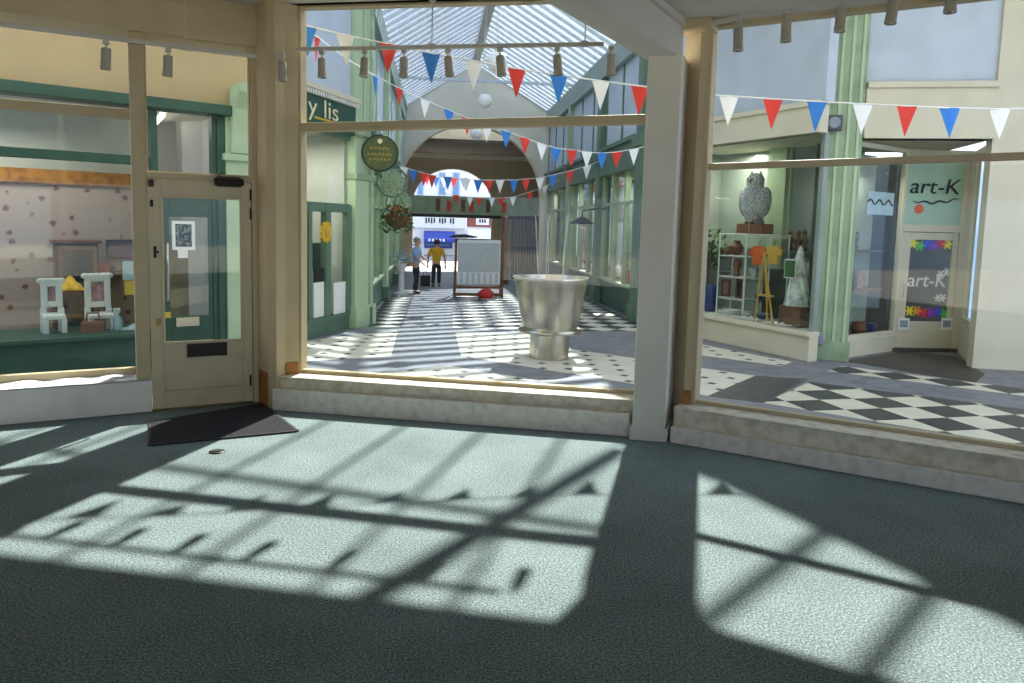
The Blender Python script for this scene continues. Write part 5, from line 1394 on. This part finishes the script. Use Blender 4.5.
t.part('pot', MB().lathe([(.13, 0), (.18, .3), (.17, .3)], n=18), M['whitewood'], smooth=True); t.part('stem', MB().tube([(0, 0, .28), (.02, 0, .9), (0, .02, 1.3)], .015, 6), M['brownwood']); t.part('foliage', leaves(170, (0, 0, 1.15), .36, .08, 1.3), M['leaf'], kind='stuff')
def garment(x0, y0, x1, y1, n, m, label):
    a, b, c, d = rsb(x0, y0, x1, y1, n); w = (b - a) / 2; hh = d - c
    t = Thing('knitted_top', label, 'garment', RS, ((a + b) / 2, n, c), rz=0)
    poly = [(-w * .55, 0), (w * .55, 0), (w * .6, hh * .55), (w * .85, hh * .45), (w, hh * .62), (w * .55, hh * .97), (w * .2, hh), (0, hh * .93), (-w * .2, hh), (-w * .55, hh * .97), (-w, hh * .62), (-w * .85, hh * .45), (-w * .6, hh * .55)]
    t.part('knit_body', MB().prism_xz(poly, -.04, .04), M[m], bevel=.015)
    t.part('hanger_hook', MB().tube([(0, 0, hh * .93), (0, 0, hh + .06), (.03, 0, hh + .09)], .006, 5), M['blackmetal'])
    return t
garment(750, 246, 767, 265, .31, 'orange', 'small orange knitted top hanging beside the wire rack')
garment(766, 246, 782, 264, .31, 'yellowknit', 'small golden yellow knitted top hanging beside the orange one')
a, b, c, d = rsb(748, 243, 786, 245, .31)
t = Thing('hanging_rail', 'thin rail carrying the small orange and yellow tops', 'rail', RS, ((a + b) / 2, .31, d)); t.part('bar', MB().tube([(a - .05, .31, d + .10), (b + .02, .31, d + .10)], .01, 6), M['white_metal'])
for x in (a, b): t.part('hook_wire', MB().tube([(x, .31, d + .1), (x, .31, zf_gallery)], .004, 5), M['white_metal'])
s0_, z0_ = RS.pix(755, 322, .15); s1_, z1_ = RS.pix(763, 268, .2); s2_, z2_ = RS.pix(766, 322, .2)
t = Thing('easel', 'thin yellow wooden easel standing before the glass shelving under the small tops', 'easel', RS, (s0_, .2, ZD)); 
t.part('leg', MB().bar((s0_, .13, ZD), (s1_, .2, z1_ + .25), .03, .02), M['yellowknit']); t.part('leg', MB().bar((s2_ + .2, .14, ZD), (s1_, .2, z1_ + .25), .03, .02), M['yellowknit']); t.part('leg', MB().bar((s1_, .38, ZD), (s1_, .22, z1_ + .25), .03, .02), M['yellowknit'])
t.part('ledge', MB().box(s0_ + .04, s2_ + .16, .11, .18, ZD + .45, ZD + .48), M['yellowknit'])
t = Thing('dark_canvas', 'dark square canvas standing on the display floor behind the easel', 'canvas', RS, (xs(777, 300, 1.0), 1.0, ZD), rz=.1)
t.part('canvas', MB().box(-.3, .3, -.02, .02, 0, .85), M['slate'], bevel=.006); t.part('edge', MB().frame(-.31, .31, -.012, .03, -.0, .86, .02), M['brownwood'])
# tall white lacy cone with green card
a, b, c, d = rsb(788, 246, 806, 306, .45); hh = d - c; cs_ = (a + b) / 2
single('plinth_box', 'low brown slatted crate under the white lace cone', 'crate', MB().box(-.22, .22, -.2, .2, 0, c - ZD - .002), M['brownwood'], RS, (cs_ + .02, .5, ZD), bevel=.01, rz=0)
t = Thing('lace_cone_lamp', 'tall white lace cone with a green card, right end of the gallery window', 'lamp', RS, (cs_, .5, c), rz=0)
def conep(u, v):
    a = 2 * PI * u; r = (.19 * (1 - v) ** .75 + .015) * (1 + .06 * math.sin(10 * a + 14 * v)); return (r * math.cos(a), r * math.sin(a), hh * v)
t.part('lace_shade', MB().sheet(conep, 40, 26), M['peel'], smooth=True)
a, b, c2, d2 = rsb(794, 261, 804, 278, .3); t.part('green_card', MB().box(-.11, .09, -.215, -.2, c2 - c, d2 - c), M['leaf'], label='bright green printed card'); t.part('card_border', MB().frame(-.125, .105, -.21, -.195, c2 - c - .02, d2 - c + .02, .03), M['paper'])
t = Thing('white_card', 'small white card with a dark mark behind the lace cone', 'card', RS, (xs(806, 265, .7) - .05, .72, RS.pix(806, 278, .72)[1]), rz=0)
t.part('card', MB().box(-.1, .1, -.006, .006, 0, .26), M['paper']); t.part('mark', MB().disc_y((0, .13), .05, -.012, -.006, 12), M['slate']); t.part('stand', MB().tube([(0, .01, 0), (0, .05, ZD - RS.pix(806, 278, .72)[1])], .01, 6), M['brownwood'])
for i, (x, lab, m_) in enumerate(((787, 'left small dark figurine on the back shelf of the gallery', 'brownwood'), (795, 'middle reddish figurine on the back shelf of the gallery', 'terra'), (801, 'right brown figurine on the back shelf of the gallery', 'coir'))):
    s, z = RS.pix(x, 250, 1.0); zq = RS.pix(756, 249, 1.0)[1]
    single('figurine', lab, 'figurine', MB().lathe([(.05, 0), (.06, .03), (.035, .1), (.07, .2), (.03, .28), (.05, .33), (.01, .38)], n=14), M[m_], RS, (s - .05, 1.12, zq), smooth=True, rz=0, group='figurines on the gallery back shelf')
for i, (x, lab) in enumerate(((750, 'crumpled white cloth on the display floor below the easel'), (780, 'crumpled white cloth on the display floor before the lace cone'))):
    s, z = RS.pix(x, 322, .3)
    single('white_cloth', lab, 'cloth', MB().sheet(lambda u, v: ((u - .5) * .5, (v - .5) * .2, .012 + .05 * math.sin(u * 11 + v * 4 + i) ** 2 * math.sin(PI * u) * math.sin(PI * v)), 24, 10), M['paper'], RS, (s, .3 if i == 0 else .24, ZD), smooth=True, rz=0, solid=.004)

# ------------------------------------------------------------------ goods in the art shop's side window
z_s = K1.pix(868, 338)[1]
for i, (f_, m_, lab, prof) in enumerate(((.35, 'whitewood', 'small white figurine in the side window of the art shop', [(.05, 0), (.07, .05), (.03, .14), (.05, .2), (.01, .25)]), (.6, 'terra', 'brown pot in the side window of the art shop', [(.08, 0), (.13, .1), (.1, .2), (.11, .22)]), (.82, 'blue', 'blue pot in the side window of the art shop', [(.07, 0), (.11, .08), (.09, .18)]))):
    single('ornament', lab, 'ornament', MB().lathe(prof, n=16), M[m_], K1, (K1.L * f_, .3, z_s), smooth=True, rz=0)
for i, (f_, zz, m_, lab) in enumerate(((.35, .78, 'paperblue', 'pale card on the middle shelf of the art shop side window'), (.7, .78, 'pinkprint', 'pink card on the middle shelf of the art shop side window'), (.5, 1.43, 'leafprint', 'patterned card on the top shelf of the art shop side window'))):
    single('greeting_card', lab, 'card', MB().box(-.14, .14, -.008, .008, 0, .3), M[m_], K1, (K1.L * f_, .4, z_s + zz), rz=0, bevel=.002)

# ------------------------------------------------------------------ goods in the left shop's window
zs_n = NB.pix(95, 338)[1]


def nbx(x, y, n): return NB.pix(x, y, n)


def white_chair(x0, x1, ytop, n, label):
    a, z1_ = nbx(x0, ytop, n); b, _ = nbx(x1, ytop, n); w = (b - a) / 2
    zf, zt_ = nbx((x0 + x1) / 2, 307, n)[1], z1_
    t = Thing('display_chair', label, 'chair', NB, ((a + b) / 2, n, zs_n), group='white display chairs in the left shop window', rz=0)
    H_ = zt_ - zs_n; hf = zf - zs_n
    mb = MB(); k = 16
    mb.frame(-w, w, -.02, .02, hf, H_, .075)
    for i in range(-2, 3): mb.ball((i * w * .45, 0, H_ + .0), .05, 10, 6, 1.2, .5, .8)
    t.part('back_frame', mb, M['whitewood'], bevel=.015)
    t.part('picture', MB().box(-w + .07, w - .07, -.0, .012, hf + .07, H_ - .07), M['pinkprint'], label='framed print set in the chair back')
    t.part('seat', MB().box(-w, w, -.36, .02, hf * .62, hf * .62 + .05), M['whitewood'], bevel=.01)
    for sx in (-1, 1):
        t.part('leg', MB().box(sx * w * .82 - .035, sx * w * .82 + .035, -.03, .03, 0, hf), M['whitewood'], bevel=.008); t.part('leg', MB().box(sx * w * .82 - .03, sx * w * .82 + .03, -.35, -.29, 0, hf * .62), M['whitewood'], bevel=.008)
    return t


white_chair(84, 110, 276, .75, 'white display chair standing nearer the door in the left shop window')
white_chair(40, 62, 281, .75, 'white display chair farther from the door in the left shop window')
a, b, c, d = NB.rect(55, 243, 98, 281, 2.0)
t = Thing('dark_cabinet', 'dark open-fronted cabinet behind the white display chairs', 'cabinet', NB, ((a + b) / 2, 2.0, GZ + .02))
t.part('carcass', MB().box(a, b, 1.9, 2.25, GZ + .02, d), M['slate'], bevel=.01); t.part('top_board', MB().box(a - .04, b + .04, 1.86, 2.25, d, d + .04), M['brownwood']); t.part('door', MB().frame(a + .03, b - .03, 1.885, 1.9, GZ + .5, d - .04, .05), M['brownwood'])
a, b, c, d = NB.rect(54, 276, 84, 290, 1.05)
single('yellow_cloth', 'heap of yellow cloth behind the white display chair', 'cloth', MB().sheet(lambda u, v: ((u - .5) * (b - a), (v - .5) * .4, .01 + (d - c) * math.sin(PI * u) * math.sin(PI * v) * (.75 + .25 * math.sin(u * 17 + v * 9))), 30, 12), M['yellow'], NB, ((a + b) / 2, 1.05, c), smooth=True, rz=0, solid=.005)
t = Thing('display_table', 'small brown table carrying the yellow cloth in the left shop', 'table', NB, ((a + b) / 2, 1.05, zs_n), rz=0)
w = (b - a) / 2; t.part('tabletop', MB().box(-w - .05, w + .05, -.16, .16, c - zs_n - .04, c - zs_n), M['brownwood'])
for sx in (-1, 1):
    for sy in (-1, 1): t.part('leg', MB().box(sx * w - .02, sx * w + .02, sy * .12 - .02, sy * .12 + .02, 0, c - zs_n - .04), M['brownwood'])
a, b, c, d = NB.rect(108, 241, 140, 258, 2.2)
t = Thing('landscape_picture', 'purple landscape picture hanging on the floral wall of the left shop', 'picture', NB, ((a + b) / 2, 2.22, c)); t.part('print', MB().box(a, b, 2.235, 2.258, c, d), M['purple']); t.part('frame', MB().frame(a - .02, b + .02, 2.225, 2.258, c - .02, d + .02, .03), M['slate'])
a, b, c, d = NB.rect(97, 272, 126, 275, 2.1); t = Thing('wall_shelf', 'brown wall shelf under the purple picture', 'shelf', NB, ((a + b) / 2, 2.15, c)); t.part('board', MB().box(a, b, 2.0, 2.255, c, d), M['brownwood']); t.part('bracket', MB().box(a + .1, a + .13, 2.1, 2.255, c - .12, c), M['brownwood'])
a, b, c, d = NB.rect(98, 262, 108, 271, 2.1); single('red_box', 'small red box on the wall shelf of the left shop', 'box', MB().box(a, b, 2.03, 2.18, 0, .13).box(a - .005, b + .005, 2.025, 2.185, .10, .135), M['red'], NB, (0, 0, NB.rect(97, 272, 126, 275, 2.1)[3] + .001), rz=0)
a, b, c, d = NB.rect(123, 261, 138, 280, .02); single('blue_notice', 'pale blue notice stuck inside the left shop window', 'notice', MB().box(a, b, .045, .052, c, d), M['paperblue'], NB, (0, 0, 0))
a, b, c, d = NB.rect(125, 281, 138, 295, .02); single('yellow_notice', 'yellow notice stuck below the pale blue one in the left shop window', 'notice', MB().box(a, b, .045, .052, c, d), M['paperyellow'], NB, (0, 0, 0))
s, z = nbx(118, 332, .4)
t = Thing('spray_bottle', 'clear spray bottle with a white top on the sill of the left shop', 'bottle', NB, (s, .4, zs_n), rz=0)
t.part('bottle_body', MB().lathe([(.05, 0), (.055, .02), (.055, .17), (.02, .22), (.018, .25)], n=16), M['paperblue'], smooth=True); t.part('spray_head', MB().box(-.05, .03, -.014, .014, .25, .31).tube([(0, 0, .24), (0, 0, .28)], .02, 10), M['whitewood'])
s, z = nbx(130, 334, .4)
single('blue_cloth', 'folded pale blue cloth on the sill beside the spray bottle', 'cloth', MB().sheet(lambda u, v: ((u - .5) * .34, (v - .5) * .26, .01 + .09 * math.sin(PI * u) * math.sin(PI * v) * (.8 + .2 * math.sin(13 * u))), 20, 12), M['paperblue'], NB, (s + .02, .4, zs_n), smooth=True, rz=0, solid=.004)
s, z = nbx(96, 330, .3)
t = Thing('handbag', 'small brown handbag on the display deck between the white chairs', 'bag', NB, (nbx(93, 330, .35)[0], .33, zs_n), rz=0)
t.part('bag_body', MB().box(-.13, .13, -.06, .06, 0, .17), M['terra'], bevel=.03); t.part('handle', MB().tube([(-.08, 0, .16), (-.06, 0, .27), (.06, 0, .27), (.08, 0, .16)], .012, 6), M['terra'])

# ------------------------------------------------------------------ goods in the arcade's right-hand windows
for i, (v, du, m_, h_, lab) in enumerate(((16.2, .4, 'leafy', .75, 'yellow-green plant in the right-hand arcade window'), (15.2, .5, 'leaf', .6, 'dark green plant in the right-hand arcade window'))):
    t = Thing('potted_plant', lab, 'plant', RA, (28 - v, du, .35), rz=0)
    t.part('pot', MB().lathe([(.12, 0), (.17, .22), (.16, .22)], n=16), M['terra'], smooth=True); t.part('foliage', leaves(170, (0, 0, .3 + h_ / 2), .34, .09, 1.2), M[m_], kind='stuff')
rng = random.Random(3)
KINDS = [('vase', 'vase', [(.08, 0), (.14, .15), (.06, .34), (.09, .4)]), ('jug', 'jug', [(.1, 0), (.13, .1), (.08, .26), (.1, .32)]), ('bowl', 'bowl', [(.06, 0), (.16, .1), (.18, .15), (.15, .14), (.05, .03)]), ('lamp_base', 'lamp base', [(.11, 0), (.04, .06), (.1, .22), (.03, .4), (.03, .5)])]
COLS = [('white', 'whitewood'), ('blue', 'blue'), ('brown', 'terra'), ('pale blue', 'paperblue'), ('red', 'red')]
used = set()
for i in range(12):
    nm, cat, prof = KINDS[i % 4]; cn, m_ = COLS[(i * 2 + i // 5) % 5]
    s = (.7, 1.8, 2.9, 4.0, 5.5, 6.4, 7.4, 8.4, 9.9, 10.7, 11.5, 12.3)[i]
    place = ('first', 'second', 'third')[i // 4]
    single(nm, '%s %s on the display floor, %s of the right-hand arcade windows from the arch' % (cn, nm.replace('_', ' '), place), cat, MB().lathe(prof, n=16), M[m_], RA, (s, .45 + .3 * (i % 3), .351), smooth=True, rz=0, group='wares in the right-hand arcade windows')
p = at_v(582, 223, 17.6)
t = Thing('dark_lantern', 'dark hanging lantern on the right side of the arcade above the planter', 'lantern', WORLD, (p.x, p.y, p.z), rz=0)
t.part('cap', MB().lathe([(.28, -.02), (.3, .0), (.12, .12), (.04, .16)], n=18), M['dark'], smooth=True); t.part('bulb', MB().ball((0, 0, -.06), .1, 14, 10), M['globe'], smooth=True); t.part('arm', MB().tube([(0, 0, .14), (0, 0, .3), (.35, 0, .36), (RA.o.x - p.x - .14, 0, .36)], .018, 6), M['dark'])

# added fill lamps for the shop interiors, besides the left shop's lit tube
def fill_light(name, loc, e, size=(1.2, .3), col=(1, .95, .86)):
    l = bpy.data.lights.new(name, 'AREA'); l.energy = e; l.shape = 'RECTANGLE'; l.size, l.size_y = size; l.color = col
    o = bpy.data.objects.new(name, l); COL.objects.link(o); o.location = loc; return o
fill_light('gallery_fill', RS.W(-.3, .7, zf_gallery - .06), LG)
fill_light('art_shop_fill', K1.W(K1.L * .5, .28, 2.7), LG * .25, (.8, .2))
fill_light('left_shop_fill', NB.W(-.3, 1.3, NB.pix(60, 90)[1] - .25), LG * .8)
fill_light('green_shop_fill', LS.W(.3, .7, 3.1), LG * 1.2)
for v in (15.8, 21, 26): fill_light('arcade_shop_fill', (RA.o.x + .7, v, 2.9), LG * .7); fill_light('arcade_shop_fill', (-1.3 - .7, v, 2.6), LG * .5)
# ------------------------------------------------------------------ light, sky, camera
def lamp(kind, name, energy, loc, color=(1, 1, 1), **kw):
    l = bpy.data.lights.new(name, kind); l.energy = energy; l.color = color
    for k, v in kw.items(): setattr(l, k, v)
    o = bpy.data.objects.new(name, l); COL.objects.link(o); o.location = loc
    return o


AZ, EL = math.radians(20.4), math.radians(47.65)
sd = Vector((math.cos(EL) * math.sin(AZ), math.cos(EL) * math.cos(AZ), math.sin(EL)))
sun = lamp('SUN', 'sun', SUN, (4, 12, 14), (1.0, .955, .87), angle=math.radians(1.0))
sun.rotation_euler = (-sd).to_track_quat('-Z', 'Y').to_euler()

w = bpy.data.worlds.new('sky'); scene.world = w; w.use_nodes = True
nt = w.node_tree; N = nt.nodes; L = nt.links
bg = N['Background']; bg.inputs['Strength'].default_value = SKY
tc = N.new('ShaderNodeTexCoord'); nz = N.new('ShaderNodeTexNoise'); nz.inputs['Scale'].default_value = 3.2; nz.inputs['Detail'].default_value = 8
L.new(tc.outputs['Generated'], nz.inputs['Vector'])
cr = N.new('ShaderNodeValToRGB'); e = cr.color_ramp.elements
e[0].position = .42; e[0].color = (.30, .50, .92, 1); e[1].position = .62; e[1].color = (.92, .94, .97, 1)
L.new(nz.outputs['Fac'], cr.inputs['Fac']); L.new(cr.outputs['Color'], bg.inputs['Color'])

cam = bpy.data.cameras.new('camera'); co = bpy.data.objects.new('camera', cam); COL.objects.link(co)
co.matrix_world = Matrix.Translation(CAM) @ ROT.to_4x4()
cam.sensor_fit = 'HORIZONTAL'; cam.sensor_width = 36; cam.lens = 36 * FPX / 1024
cam.shift_x = 0; cam.shift_y = -(341.5 - PPY) / 1024; cam.clip_start = .05; cam.clip_end = 400
scene.camera = co
vs = scene.view_settings
scene.display_settings.display_device = 'sRGB'
vs.view_transform = 'Standard'; vs.look = 'None'; vs.gamma = 1; vs.exposure = EXPO; vs.use_curve_mapping = False
cy = scene.cycles
cy.max_bounces = 8; cy.diffuse_bounces = 4; cy.glossy_bounces = 4; cy.transmission_bounces = 6; cy.transparent_max_bounces = 24
cy.caustics_reflective = False; cy.caustics_refractive = False; cy.sample_clamp_indirect = 6; cy.use_denoising = True
